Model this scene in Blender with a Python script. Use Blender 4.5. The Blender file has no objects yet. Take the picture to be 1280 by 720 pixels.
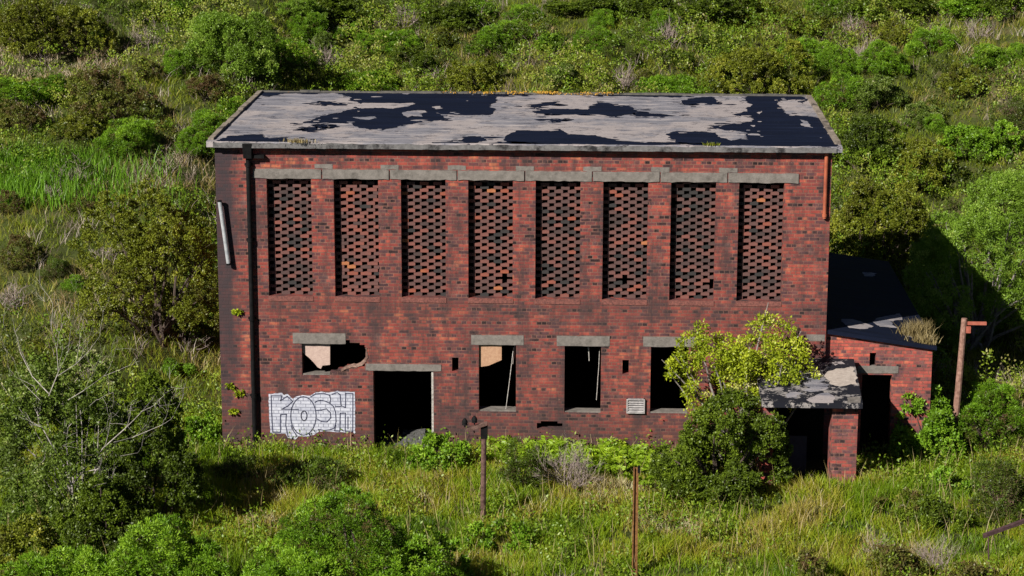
import bpy, math, random
import numpy as np
C = bpy.context.scene.collection
rng = np.random.default_rng(7)
random.seed(7)
def V(*a): return np.array(a, float)

# ------------------------------------------------------------------ camera
CAM = V(8.4983, -49.266, 15.0466); YAW, PIT, ROLL, F = -0.0387, 0.2282, 0.0024, 2834.6
fwd = V(math.sin(YAW)*math.cos(PIT), math.cos(YAW)*math.cos(PIT), -math.sin(PIT))
_r = np.cross(fwd, [0, 0, 1]); _r /= np.linalg.norm(_r); _u = np.cross(_r, fwd)
RT = _r*math.cos(ROLL)+_u*math.sin(ROLL); UP = -_r*math.sin(ROLL)+_u*math.cos(ROLL)
cd = bpy.data.cameras.new('camera'); cam = bpy.data.objects.new('camera', cd); C.objects.link(cam)
cd.sensor_width = 36; cd.lens = F/1280*36; cd.clip_end = 3000; cd.clip_start = 0.5
from mathutils import Matrix
M4 = Matrix(((RT[0], UP[0], -fwd[0], CAM[0]), (RT[1], UP[1], -fwd[1], CAM[1]), (RT[2], UP[2], -fwd[2], CAM[2]), (0, 0, 0, 1)))
cam.matrix_world = M4
bpy.context.scene.camera = cam
def ray(u, v):
    d = fwd+RT*(u-640)/F-UP*(v-360)/F
    return d
def onY(u, v, y=0.0):
    d = ray(u, v); return CAM+d*((y-CAM[1])/d[1])
def onZ(u, v, z=0.0):
    d = ray(u, v); return CAM+d*((z-CAM[2])/d[2])

# ------------------------------------------------------------------ noise and terrain
def _hash(ix, iy, s):
    h = (ix.astype(np.int64)*374761393+iy.astype(np.int64)*668265263+s*982451653) & 0xffffffff
    h = ((h ^ (h >> 13))*1274126177) & 0xffffffff
    return ((h ^ (h >> 16)) & 0xffff)/65535.0
def vn(x, y, s=0):
    x = np.asarray(x, float); y = np.asarray(y, float)
    ix = np.floor(x); iy = np.floor(y); fx = x-ix; fy = y-iy
    fx = fx*fx*(3-2*fx); fy = fy*fy*(3-2*fy)
    a = _hash(ix, iy, s); b = _hash(ix+1, iy, s); c = _hash(ix, iy+1, s); d = _hash(ix+1, iy+1, s)
    return (a*(1-fx)+b*fx)*(1-fy)+(c*(1-fx)+d*fx)*fy
def fbm(x, y, s=0, o=3):
    t = 0; a = .5; n = 0
    for k in range(o):
        t = t+a*vn(x*2**k, y*2**k, s+k); n += a; a *= .55
    return t/n
def sstep(a, b, x):
    t = np.clip((x-a)/(b-a), 0, 1); return t*t*(3-2*t)
def T(x, y):
    x = np.asarray(x, float); y = np.asarray(y, float)
    y0 = 3.0+6.5*sstep(-4, -.6, x)-2.0*sstep(19, 26, x)
    sp = np.logaddexp(0, (y-y0)/1.5)*1.5
    hill = .27*np.minimum(sp, 90)
    amp = sstep(0, 6, sp)
    z = -.25+hill+amp*(fbm(x/7, y/7, 3)-.5)*1.6
    out = sstep(0, 2, np.maximum(np.maximum(-x, x-16.5), np.maximum(-y, y-9.5)))
    z = z+(fbm(x/2.2, y/2.2, 9)-.5)*.3*out+.34*np.exp(-((x-14.1)/2.2)**2-((y+3.1)/1.9)**2)
    return z
def ground_at(u, v):
    d = ray(u, v); t = 40.0
    for _ in range(4000):
        p = CAM+d*t
        if p[2] < T(p[0], p[1]): break
        t += .05
    return p

# ------------------------------------------------------------------ materials
def nmat(name):
    m = bpy.data.materials.new(name); m.use_nodes = True
    nt = m.node_tree; nt.nodes.clear()
    out = nt.nodes.new('ShaderNodeOutputMaterial')
    return m, nt, out
def nd(nt, t, ins=None, **kw):
    n = nt.nodes.new(t)
    for k, v in kw.items(): setattr(n, k, v)
    if ins:
        for k, v in ins.items():
            s = n.inputs[k]
            if isinstance(v, bpy.types.NodeSocket): nt.links.new(v, s)
            else: s.default_value = v
    return n
def math_(nt, op, a, b=None, c=None, clamp=False):
    n = nd(nt, 'ShaderNodeMath', operation=op); n.use_clamp = clamp
    for i, v in enumerate((a, b, c)):
        if v is None: continue
        if isinstance(v, bpy.types.NodeSocket): nt.links.new(v, n.inputs[i])
        else: n.inputs[i].default_value = v
    return n.outputs[0]
def mix(nt, f, a, b, mode='MIX'):
    n = nd(nt, 'ShaderNodeMix', data_type='RGBA', blend_type=mode)
    for i, v in ((0, f), (6, a), (7, b)):
        if isinstance(v, bpy.types.NodeSocket): nt.links.new(v, n.inputs[i])
        else: n.inputs[i].default_value = v if i == 0 else (*v, 1) if len(v) == 3 else v
    return n.outputs[2]
def ramp(nt, f, stops, interp='LINEAR'):
    n = nd(nt, 'ShaderNodeValToRGB'); cr = n.color_ramp; cr.interpolation = interp
    while len(cr.elements) < len(stops): cr.elements.new(.5)
    for e, (p, c) in zip(cr.elements, stops):
        e.position = p; e.color = (*c, 1) if len(c) == 3 else (c[0],)*3+(1,)
    nt.links.new(f, n.inputs[0]); return n.outputs[0]
def g(x): return (x, x, x)
def noise(nt, vec, sc, det=4, rough=.6):
    return nd(nt, 'ShaderNodeTexNoise', {'Vector': vec, 'Scale': sc, 'Detail': det, 'Roughness': rough}).outputs[0]
def pos(nt): return nd(nt, 'ShaderNodeNewGeometry').outputs['Position']
def finish(nt, out, col, rough=.85, bump=None, bs=.3, bd=.01, spec=.3, metal=0):
    b = nd(nt, 'ShaderNodeBsdfPrincipled', {'Base Color': col if isinstance(col, bpy.types.NodeSocket) else (*col, 1), 'Roughness': rough, 'Specular IOR Level': spec, 'Metallic': metal})
    if bump is not None:
        bn = nd(nt, 'ShaderNodeBump', {'Height': bump, 'Strength': bs, 'Distance': bd}); nt.links.new(bn.outputs[0], b.inputs['Normal'])
    nt.links.new(b.outputs[0], out.inputs[0])
COURSE = .0765
def brick_nodes(nt, header_rows=True):
    P = pos(nt); s = nd(nt, 'ShaderNodeSeparateXYZ', {0: P})
    wob = math_(nt, 'MULTIPLY', math_(nt, 'SUBTRACT', noise(nt, P, 3, 2), .5), .012)
    u = math_(nt, 'ADD', s.outputs[0], s.outputs[1]); z = math_(nt, 'ADD', s.outputs[2], wob)
    vec = nd(nt, 'ShaderNodeCombineXYZ', {0: u, 1: z}).outputs[0]
    def bt(w):
        return nd(nt, 'ShaderNodeTexBrick', {'Vector': vec, 'Color1': (0, 0, 0, 1), 'Color2': (1, 1, 1, 1), 'Mortar': (.5, .5, .5, 1), 'Scale': 1, 'Mortar Size': .009, 'Mortar Smooth': .2, 'Brick Width': w, 'Row Height': COURSE}, offset=.5)
    A = bt(.225); B = bt(.1125)
    row = math_(nt, 'FLOOR', math_(nt, 'DIVIDE', z, COURSE))
    sel = math_(nt, 'LESS_THAN', math_(nt, 'FLOORED_MODULO', row, 4.0), .5)
    tint = mix(nt, sel, math_(nt, 'MULTIPLY_ADD', math_(nt, 'POWER', A.outputs[0], .8), .66, .17), math_(nt, 'MULTIPLY_ADD', B.outputs[0], .85, .0))
    mort = mix(nt, sel, A.outputs[1], B.outputs[1])
    rowr = nd(nt, 'ShaderNodeTexWhiteNoise', {'W': row}, noise_dimensions='1D').outputs[0]
    return P, s, tint, mort, rowr, vec
def brick_mat(name, soot=1.0, lift=1.0, left_pier=False):
    m, nt, out = nmat(name)
    P, s, tint, mort, rowr, vec = brick_nodes(nt)
    big = noise(nt, P, .9, 4, .65); mid = noise(nt, P, 4.5, 4, .7)
    t = math_(nt, 'ADD', tint, math_(nt, 'MULTIPLY', math_(nt, 'SUBTRACT', big, .5), 1.15))
    t = math_(nt, 'ADD', t, math_(nt, 'MULTIPLY', math_(nt, 'SUBTRACT', mid, .5), 1.0), clamp=True)
    L = lift
    col = ramp(nt, t, [(0, (.018*L, .012*L, .014*L)), (.12, (.045*L, .023*L, .025*L)), (.26, (.09*L, .043*L, .05*L)), (.45, (.155*L, .048*L, .046*L)), (.65, (.24*L, .05*L, .042*L)), (.86, (.34*L, .075*L, .055*L)), (1, (.42*L, .14*L, .075*L))])
    mc = ramp(nt, mid, [(.3, (.10, .055, .045)), (.7, (.30, .16, .12))])
    col = mix(nt, math_(nt, 'MULTIPLY', mort, .75), col, mc)
    # grime: irregular sooty and limey bloom of its own shape
    st = nd(nt, 'ShaderNodeMapping', {'Vector': P, 'Scale': (1.6, 1.6, .35)}).outputs[0]
    streak = noise(nt, st, 1.5, 5, .7)
    gm = math_(nt, 'MULTIPLY', ramp(nt, streak, [(.46, g(0)), (.64, g(1))]), .8*soot)
    col = mix(nt, gm, col, (.052, .036, .038))
    lime = ramp(nt, noise(nt, P, 2.3, 5, .75), [(.54, g(0)), (.72, g(1))])
    col = mix(nt, math_(nt, 'MULTIPLY', lime, .34), col, (.29, .17, .15))
    fl = ramp(nt, noise(nt, P, 16, 4, .8), [(.60, g(0)), (.66, g(1))])
    col = mix(nt, math_(nt, 'MULTIPLY', fl, .6), col, (.03, .02, .022))
    fl2 = ramp(nt, noise(nt, nd(nt, 'ShaderNodeMapping', {'Vector': P, 'Location': (7, 3, 5)}).outputs[0], 13, 4, .8), [(.64, g(0)), (.68, g(1))])
    col = mix(nt, math_(nt, 'MULTIPLY', fl2, .5), col, (.42, .22, .17))
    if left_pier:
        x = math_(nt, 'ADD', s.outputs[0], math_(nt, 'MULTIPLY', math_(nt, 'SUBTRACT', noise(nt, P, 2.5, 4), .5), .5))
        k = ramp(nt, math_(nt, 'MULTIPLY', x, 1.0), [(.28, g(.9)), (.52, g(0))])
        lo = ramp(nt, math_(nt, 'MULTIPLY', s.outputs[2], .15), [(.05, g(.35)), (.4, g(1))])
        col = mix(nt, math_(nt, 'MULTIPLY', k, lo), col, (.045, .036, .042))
        # darker bands under the openings and along the foot of the wall
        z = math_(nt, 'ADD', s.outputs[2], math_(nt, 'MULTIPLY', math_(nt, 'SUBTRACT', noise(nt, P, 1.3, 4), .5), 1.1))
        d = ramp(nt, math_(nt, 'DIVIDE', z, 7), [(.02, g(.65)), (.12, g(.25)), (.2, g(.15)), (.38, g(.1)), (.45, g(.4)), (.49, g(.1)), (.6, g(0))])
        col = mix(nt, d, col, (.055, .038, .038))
    fine = noise(nt, P, 60, 3)
    h = math_(nt, 'SUBTRACT', math_(nt, 'ADD', math_(nt, 'MULTIPLY', fine, .35), math_(nt, 'MULTIPLY', tint, .5)), mort)
    finish(nt, out, col, .9, h, .6, .008, .2)
    return m
BR = brick_mat('sooty_red_brick', 1, 1.06, True)
BR2 = brick_mat('clean_red_brick', .4, 1.5)
def honey_mat():
    m, nt, out = nmat('sooty_honeycomb_brick'); P = pos(nt)
    oc = nd(nt, 'ShaderNodeAttribute', attribute_name='tint').outputs['Fac']
    c = ramp(nt, math_(nt, 'ADD', oc, math_(nt, 'MULTIPLY', math_(nt, 'SUBTRACT', noise(nt, P, 2.5, 3), .5), .35)), [(.05, (.04, .037, .038)), (.45, (.125, .068, .064)), (.75, (.21, .08, .066)), (.93, (.27, .08, .05)), (1, (.38, .15, .07))])
    finish(nt, out, c, .9, noise(nt, P, 40, 3), .5, .01, .2); return m
BRH = honey_mat()
def paint_mat():
    m, nt, out = nmat('white_spray_paint')
    P, s, tint, mort, rowr, vec = brick_nodes(nt)
    c = ramp(nt, noise(nt, P, 5, 4), [(.3, (.36, .38, .48)), (.7, (.60, .62, .72))])
    c = mix(nt, math_(nt, 'MULTIPLY', mort, .8), c, (.13, .14, .2))
    finish(nt, out, c, .7); return m
def conc_mat(name, a, b, stain=.5, sc=6, dk=(.02, .02, .025), thr=(.55, .68)):
    m, nt, out = nmat(name); P = pos(nt)
    c = ramp(nt, noise(nt, P, sc, 6, .7), [(.3, a), (.7, b)])
    s = ramp(nt, noise(nt, P, 1.7, 6, .75), [(thr[0], g(0)), (thr[1], g(1))])
    c = mix(nt, math_(nt, 'MULTIPLY', s, stain), c, dk)
    finish(nt, out, c, .9, noise(nt, P, 35, 5), .5, .01, .2); return m
CONC = conc_mat('grey_concrete', (.12, .11, .102), (.235, .213, .2), .8, 7, (.06, .055, .05))
CONCD = conc_mat('stained_concrete', (.09, .088, .092), (.20, .195, .20), .9, 9, (.012, .012, .015), (.48, .6))
def screed_mat():
    m, nt, out = nmat('weathered_roof_screed'); P = pos(nt)
    st = nd(nt, 'ShaderNodeMapping', {'Vector': P, 'Scale': (.35, 1.6, 1)}).outputs[0]
    c = ramp(nt, noise(nt, st, 2.2, 7, .72), [(.3, (.085, .085, .115)), (.42, (.175, .175, .21)), (.55, (.25, .242, .275)), (.66, (.48, .43, .43))])
    w = ramp(nt, noise(nt, P, .45, 6, .7), [(.46, g(0)), (.54, g(.7))])
    c = mix(nt, w, c, (.40, .35, .345))
    sp = ramp(nt, noise(nt, nd(nt, 'ShaderNodeMapping', {'Vector': P, 'Scale': (.5, 1.5, 1)}).outputs[0], 5, 6, .85), [(.57, g(0)), (.585, g(.9))])
    c = mix(nt, sp, c, (.03, .03, .045))
    finish(nt, out, c, .85, noise(nt, P, 22, 5), .5, .012, .25); return m
SCREED = screed_mat()
def bitumen_mat():
    m, nt, out = nmat('torn_blue_black_bitumen'); P = pos(nt)
    st = nd(nt, 'ShaderNodeMapping', {'Vector': P, 'Scale': (.25, 2.2, 1)}).outputs[0]
    c = ramp(nt, noise(nt, st, 2.0, 5, .7), [(.3, (.003, .005, .014)), (.6, (.006, .010, .028)), (.8, (.014, .020, .045))])
    sp = ramp(nt, noise(nt, P, 14, 5, .8), [(.66, g(0)), (.71, g(1))])
    c = mix(nt, sp, c, (.10, .10, .13))
    finish(nt, out, c, .75, noise(nt, P, 9, 4), .4, .02, .12); return m
BIT = bitumen_mat()
def porch_mat():
    m, nt, out = nmat('flaking_porch_felt'); P = pos(nt)
    n = noise(nt, P, 2.6, 8, .78); f = ramp(nt, n, [(.515, g(0)), (.53, g(1))])
    c = mix(nt, f, (.012, .013, .02), ramp(nt, noise(nt, P, 7, 5), [(.3, (.14, .135, .145)), (.7, (.36, .33, .32))]))
    finish(nt, out, c, .85, f, .6, .01, .15); return m
PORCH = porch_mat()
def plain(name, a, b, sc=8, rough=.7, spec=.3, metal=0, bs=.2):
    m, nt, out = nmat(name); P = pos(nt)
    finish(nt, out, ramp(nt, noise(nt, P, sc, 5, .7), [(.35, a), (.65, b)]), rough, noise(nt, P, sc*4, 4), bs, .01, spec, metal)
    return m
BLACK = plain('black_cast_iron', (.003, .003, .004), (.009, .009, .01), 9, .7, .15)
ORANGE = plain('orange_painted_pipe', (.24, .06, .035), (.42, .12, .06), 3, .6)
DARKIN = plain('dark_interior', (.010, .008, .007), (.022, .017, .015), 2, .95, .05)  # near-black: shade inside the openings and porch is put into the colour
PALEPLASTER = conc_mat('pale_infill', (.40, .29, .26), (.55, .42, .37), .3, 14, (.3, .12, .09))
TANBRICK = conc_mat('tan_infill', (.36, .2, .13), (.5, .32, .21), .3, 14, (.25, .12, .08))
WHITE = plain('flaking_white_paint', (.22, .21, .20), (.52, .50, .48), 20, .7)
METAL = plain('galvanised_metal', (.38, .4, .44), (.6, .62, .66), 6, .4, .5, .3)
WOOD = plain('weathered_pole_wood', (.055, .03, .025), (.17, .1, .085), 12, .9)
WOOD2 = plain('sunlit_pole_wood', (.16, .08, .06), (.34, .2, .16), 14, .9)
RUST = plain('rusty_steel', (.10, .045, .02), (.26, .13, .045), 16, .9)
RUSTRED = plain('red_oxide_steel', (.30, .075, .05), (.42, .13, .09), 10, .8)
RUSTDK = plain('dark_rusted_steel', (.035, .018, .02), (.10, .055, .06), 12, .8)
BLUEG = plain('faded_blue_door', (.03, .04, .06), (.05, .06, .09), 5, .8)
RUBBLE = plain('grey_rubble', (.05, .05, .05), (.16, .16, .16), 16, .9, .2, 0, .8)
MOSSO = plain('orange_moss', (.36, .19, .02), (.5, .3, .05), 14, .95)

def leaf_mat(name, stops, trans=.3, patch=.25, psc=.9, gloss=.022, rough=.45):
    m, nt, out = nmat(name)
    a = nd(nt, 'ShaderNodeAttribute', attribute_name='tint').outputs['Fac']
    oi = nd(nt, 'ShaderNodeObjectInfo').outputs['Random']
    n = noise(nt, pos(nt), psc, 3, .6)
    t = math_(nt, 'ADD', a, math_(nt, 'MULTIPLY', math_(nt, 'SUBTRACT', n, .5), patch*2))
    t = math_(nt, 'ADD', t, math_(nt, 'MULTIPLY', math_(nt, 'SUBTRACT', oi, .5), .14), clamp=True)
    c = ramp(nt, t, stops)
    d = nd(nt, 'ShaderNodeBsdfDiffuse', {'Color': c}); tr = nd(nt, 'ShaderNodeBsdfTranslucent', {'Color': mix(nt, .5, c, (1, 1, .25), 'MULTIPLY')})
    ms = nd(nt, 'ShaderNodeMixShader', {0: trans}); nt.links.new(d.outputs[0], ms.inputs[1]); nt.links.new(tr.outputs[0], ms.inputs[2])
    gl = nd(nt, 'ShaderNodeBsdfGlossy', {'Color': (1, 1, 1, 1), 'Roughness': rough})
    m2 = nd(nt, 'ShaderNodeMixShader', {0: gloss}); nt.links.new(ms.outputs[0], m2.inputs[1]); nt.links.new(gl.outputs[0], m2.inputs[2])
    nt.links.new(m2.outputs[0], out.inputs[0]); return m
LM = {
 'gorse': leaf_mat('gorse_shoots', [(0, (.13, .09, .04)), (.16, (0.076, 0.092, 0.010)), (.4, (0.092, 0.194, 0.008)), (.7, (0.151, 0.306, 0.013)), (1, (0.270, 0.449, 0.028))], .22, .15),
 'darkgorse': leaf_mat('dark_gorse_shoots', [(0, (.22, .14, .10)), (.25, (.09, .08, .03)), (.5, (0.065, 0.102, 0.010)), (1, (0.130, 0.214, 0.021))], .2, .3),
 'olive': leaf_mat('olive_leaves', [(0, (.09, .08, .02)), (.3, (0.119, 0.143, 0.011)), (.7, (0.205, 0.245, 0.021)), (1, (0.346, 0.347, 0.042))], .22, .2),
 'brown': leaf_mat('brownish_leaves', [(0, (.15, .08, .045)), (.4, (.13, .11, .03)), (.75, (0.140, 0.194, 0.021)), (1, (0.324, 0.306, 0.063))], .3, .3),
 'willow': leaf_mat('willow_leaves', [(0, (0.086, 0.143, 0.014)), (.4, (0.151, 0.265, 0.021)), (.8, (0.238, 0.388, 0.042)), (1, (0.410, 0.530, 0.105))], .26, .15),
 'fresh': leaf_mat('fresh_green_leaves', [(0, (0.076, 0.122, 0.010)), (.5, (0.140, 0.286, 0.014)), (1, (0.292, 0.469, 0.035))], .25, .2),
 'grey': leaf_mat('grey_green_leaves', [(0, (0.065, 0.092, 0.014)), (.5, (0.108, 0.173, 0.021)), (.9, (0.194, 0.265, 0.049)), (1, (0.497, 0.490, 0.238))], .22, .2),
 'elder': leaf_mat('elder_leaves', [(0, (.14, .19, .012)), (.4, (.31, .39, .018)), (.75, (.48, .55, .03)), (.93, (.58, .60, .10)), (1, (.75, .70, .40))], .3, .2),
 'hawthorn': leaf_mat('hawthorn_leaves', [(0, (.035, .055, .007)), (.5, (.09, .14, .01)), (1, (.19, .27, .02))], .2, .2),
 'fern': leaf_mat('bracken_fronds', [(0, (0.151, 0.245, 0.014)), (.5, (0.281, 0.449, 0.021)), (1, (0.497, 0.632, 0.042))], .4, .15),
 'reed': leaf_mat('tall_green_stems', [(0, (0.086, 0.163, 0.010)), (.5, (0.130, 0.296, 0.014)), (1, (0.259, 0.469, 0.042))], .35, .15),
 'dry': leaf_mat('dry_twigs', [(0, (.14, .10, .08)), (.5, (.30, .23, .20)), (1, (.5, .42, .38))], .1, .2),
 'straw': leaf_mat('dry_straw', [(0, (.16, .12, .05)), (.6, (.32, .25, .11)), (1, (.45, .37, .2))], .2, .2),
 'meadow': leaf_mat('meadow_grass_blades', [(0, (0.086, 0.173, 0.007)), (.35, (0.184, 0.306, 0.010)), (.6, (0.292, 0.388, 0.017)), (.8, (0.389, 0.367, 0.035)), (.93, (.42, .32, .10)), (1, (.6, .55, .35))], .4, .18, .5, .02),
 'hillgrass': leaf_mat('hillside_grass_blades', [(0, (0.076, 0.143, 0.008)), (.35, (0.173, 0.245, 0.014)), (.6, (0.270, 0.296, 0.025)), (.8, (.33, .27, .08)), (.93, (.42, .3, .17)), (1, (.55, .47, .36))], .35, .2, .35, .02),
 'under': leaf_mat('undergrowth_leaves', [(0, (.05, .07, .012)), (.25, (.09, .13, .012)), (.5, (.14, .25, .015)), (.75, (.25, .33, .03)), (.93, (.28, .27, .07)), (1, (.31, .27, .13))], .25, .3, .45),
}
BARK = plain('grey_bark', (.14, .12, .11), (.34, .31, .29), 9, .9)
BARKD = plain('dark_bark', (.05, .035, .03), (.12, .09, .075), 9, .9)
PALEBARK = plain('bleached_branch', (.26, .235, .22), (.50, .46, .43), 9, .9)

# ------------------------------------------------------------------ mesh helpers
def link(name, me, mat, parent=None):
    o = bpy.data.objects.new(name, me); C.objects.link(o)
    if mat is not None and me is not None and not me.materials: me.materials.append(mat)
    if parent is not None: o.parent = parent
    return o
def np_mesh(name, verts, faces, tint=None):
    """verts (n,3), faces (m,k) of one size"""
    me = bpy.data.meshes.new(name); n = len(verts); m, k = faces.shape
    me.vertices.add(n); me.vertices.foreach_set('co', np.ascontiguousarray(verts, np.float32).ravel())
    me.loops.add(m*k); me.loops.foreach_set('vertex_index', np.ascontiguousarray(faces, np.int32).ravel())
    me.polygons.add(m); me.polygons.foreach_set('loop_start', np.arange(0, m*k, k, dtype=np.int32))
    me.update(calc_edges=True)
    if tint is not None:
        a = me.attributes.new('tint', 'FLOAT', 'FACE'); a.data.foreach_set('value', np.ascontiguousarray(np.clip(tint, 0, 1), np.float32))
    return me
def thing(name, label, cat, loc=(0, 0, 0), group=None, kind=None):
    o = bpy.data.objects.new(name, None); C.objects.link(o); o.location = loc; o.empty_display_size = .3
    tag(o, label, cat, group, kind); return o
def tag(o, label=None, cat=None, group=None, kind=None):
    if label: o['label'] = label
    if cat: o['category'] = cat
    if group: o['group'] = group
    if kind: o['kind'] = kind
    return o
class MB:
    def __init__(s): s.v = []; s.f = []
    def box(s, a, b, jit=0):
        n = len(s.v)
        for z in (a[2], b[2]):
            for x, y in ((a[0], a[1]), (b[0], a[1]), (b[0], b[1]), (a[0], b[1])):
                s.v.append((x+random.uniform(-jit, jit), y+random.uniform(-jit, jit), z+random.uniform(-jit, jit)))
        for q in ((3, 2, 1, 0), (4, 5, 6, 7), (0, 1, 5, 4), (1, 2, 6, 5), (2, 3, 7, 6), (3, 0, 4, 7)): s.f.append(tuple(n+i for i in q))
        return s
    def hexa(s, p8):
        n = len(s.v); s.v += [tuple(p) for p in p8]
        for q in ((3, 2, 1, 0), (4, 5, 6, 7), (0, 1, 5, 4), (1, 2, 6, 5), (2, 3, 7, 6), (3, 0, 4, 7)): s.f.append(tuple(n+i for i in q))
        return s
    def tube(s, pts, rad, k=8, cap=True):
        pts = [np.array(p, float) for p in pts]; n0 = len(s.v)
        if not hasattr(rad, '__len__'): rad = [rad]*len(pts)
        for i, p in enumerate(pts):
            d = pts[min(i+1, len(pts)-1)]-pts[max(i-1, 0)]; d /= np.linalg.norm(d)+1e-9
            a = np.cross(d, [0, 0, 1] if abs(d[2]) < .9 else [0, 1, 0]); a /= np.linalg.norm(a); b = np.cross(d, a)
            for j in range(k):
                t = 2*math.pi*j/k; s.v.append(tuple(p+rad[i]*(a*math.cos(t)+b*math.sin(t))))
        for i in range(len(pts)-1):
            for j in range(k):
                q = n0+i*k; s.f.append((q+j, q+(j+1) % k, q+k+(j+1) % k, q+k+j))
        if cap:
            s.f.append(tuple(range(n0+k-1, n0-1, -1))); s.f.append(tuple(range(n0+(len(pts)-1)*k, n0+len(pts)*k)))
        return s
    def prism(s, poly, y0, y1, axis='y'):
        """poly of (a,b); extruded along y (x,z) or z (x,y)"""
        n = len(s.v); k = len(poly)
        for w in (y0, y1):
            for a, b in poly: s.v.append((a, w, b) if axis == 'y' else (a, b, w))
        s.f.append(tuple(range(n, n+k))); s.f.append(tuple(range(n+2*k-1, n+k-1, -1)))
        for i in range(k): s.f.append((n+i, n+(i+1) % k, n+k+(i+1) % k, n+k+i))
        return s
    def build(s, name, mat, parent=None, bevel=0, smooth=False):
        me = bpy.data.meshes.new(name); me.from_pydata(s.v, [], s.f); me.update()
        import bmesh
        bm = bmesh.new(); bm.from_mesh(me); bmesh.ops.recalc_face_normals(bm, faces=bm.faces)
        if bevel: bmesh.ops.bevel(bm, geom=list(bm.edges), offset=bevel, segments=2, affect='EDGES', profile=.6)
        bm.to_mesh(me); bm.free()
        if smooth:
            for p in me.polygons: p.use_smooth = True
        return link(name, me, mat, parent)
def wall_cells(name, mat, parent, x0, x1, z0, z1, y0, y1, holes, axis='x', extra_x=(), extra_z=()):
    xs = sorted({x0, x1, *[h[0] for h in holes], *[h[2] for h in holes], *extra_x}); zs = sorted({z0, z1, *[h[1] for h in holes], *[h[3] for h in holes], *extra_z})
    xs = [x for x in xs if x0 <= x <= x1]; zs = [z for z in zs if z0 <= z <= z1]
    nx, nz = len(xs)-1, len(zs)-1
    sol = [[not any(h[0]-1e-6 <= (xs[i]+xs[i+1])/2 <= h[2]+1e-6 and h[1]-1e-6 <= (zs[j]+zs[j+1])/2 <= h[3]+1e-6 for h in holes) for j in range(nz)] for i in range(nx)]
    vid = {}; v = []; f = []
    def vt(i, j, k):
        if (i, j, k) not in vid:
            vid[(i, j, k)] = len(v); a = xs[i]; w = (y0, y1)[k]
            v.append((a, w, zs[j]) if axis == 'x' else (w, a, zs[j]))
        return vid[(i, j, k)]
    S = lambda i, j: 0 <= i < nx and 0 <= j < nz and sol[i][j]
    for i in range(nx):
        for j in range(nz):
            if not sol[i][j]: continue
            f.append((vt(i, j, 0), vt(i+1, j, 0), vt(i+1, j+1, 0), vt(i, j+1, 0)))
            f.append((vt(i, j+1, 1), vt(i+1, j+1, 1), vt(i+1, j, 1), vt(i, j, 1)))
            if not S(i-1, j): f.append((vt(i, j, 1), vt(i, j, 0), vt(i, j+1, 0), vt(i, j+1, 1)))
            if not S(i+1, j): f.append((vt(i+1, j, 0), vt(i+1, j, 1), vt(i+1, j+1, 1), vt(i+1, j+1, 0)))
            if not S(i, j-1): f.append((vt(i, j, 0), vt(i, j, 1), vt(i+1, j, 1), vt(i+1, j, 0)))
            if not S(i, j+1): f.append((vt(i, j+1, 1), vt(i, j+1, 0), vt(i+1, j+1, 0), vt(i+1, j+1, 1)))
    m = MB(); m.v = v; m.f = f
    return m.build(name, mat, parent)

# ------------------------------------------------------------------ ground
def build_ground():
    xs = np.concatenate([[-500, -250, -120, -60, -40], np.arange(-30, 44, .3), [48, 60, 90, 150, 300, 500]])
    ys = np.concatenate([[-300, -120, -60, -30, -20], np.arange(-14, 60, .3), [63, 70, 80, 100, 150, 300, 600]])
    X, Y = np.meshgrid(xs, ys, indexing='ij'); Z = T(X, Y)
    v = np.stack([X.ravel(), Y.ravel(), Z.ravel()], 1); ny = len(ys)
    i, j = np.meshgrid(np.arange(len(xs)-1), np.arange(ny-1), indexing='ij')
    a = (i*ny+j).ravel(); f = np.stack([a, a+ny, a+ny+1, a+1], 1)
    cx = (X[:-1, :-1]+X[1:, 1:]).ravel()/2; cy = (Y[:-1, :-1]+Y[1:, 1:]).ravel()/2
    inside = (cx > .3) & (cx < 13.3) & (cy > .3) & (cy < 7.1)
    me = np_mesh('ground', v, f[~inside])
    m, nt, out = nmat('earth_and_litter'); P = pos(nt)
    c = ramp(nt, noise(nt, P, 1.2, 6, .7), [(.3, (.03, .035, .012)), (.5, (.06, .075, .02)), (.7, (.10, .085, .04))])
    finish(nt, out, c, .95, noise(nt, P, 12, 5), .8, .05, .1)
    tag(link('ground', me, m), kind='structure', label='rough grassy ground rising into a hillside behind the building')
build_ground()

# ------------------------------------------------------------------ the building
def jag_ring(pts, step, amp, seed):
    r = np.random.default_rng(seed); out = []
    n = len(pts)
    for i in range(n):
        a = np.array(pts[i]); b = np.array(pts[(i+1) % n]); L = np.linalg.norm(b-a); k = max(1, int(L/step))
        d = (b-a)/max(L, 1e-6); nn = np.array([-d[1], d[0]])
        for j in range(k):
            w = 0 if j == 0 else r.normal()*amp
            out.append(tuple(a+(b-a)*j/k+nn*w+d*(0 if j == 0 else r.normal()*amp*.5)))
    return out
W = 13.6; TH = .34; ZR = 6.88; YB = 7.45; zslab = 6.75
def R(u0, v0, u1, v1, y=0):
    """pixel rectangle on the facade plane -> x0,z0,x1,z1"""
    a = onY(u0, v1, y); b = onY(u1, v0, y); c = onY(u0, v0, y); d = onY(u1, v1, y)
    return ((a[0]+c[0])/2, (a[2]+d[2])/2, (b[0]+d[0])/2, (b[2]+c[2])/2)
bld = thing('brick_building', 'long derelict red brick building with eight honeycomb brick windows and a peeling flat roof', 'building')
X1, SP, WW, ZS, ZT = 1.135, 1.4931, .9911, 3.3556, 6.03
tall = [(X1+k*SP, ZS, X1+k*SP+WW, ZT) for k in range(8)]
RAGGED = conc_mat('broken_brick_faces', (.16, .10, .085), (.42, .28, .23), .6, 22, (.07, .03, .025), (.48, .56))
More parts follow.
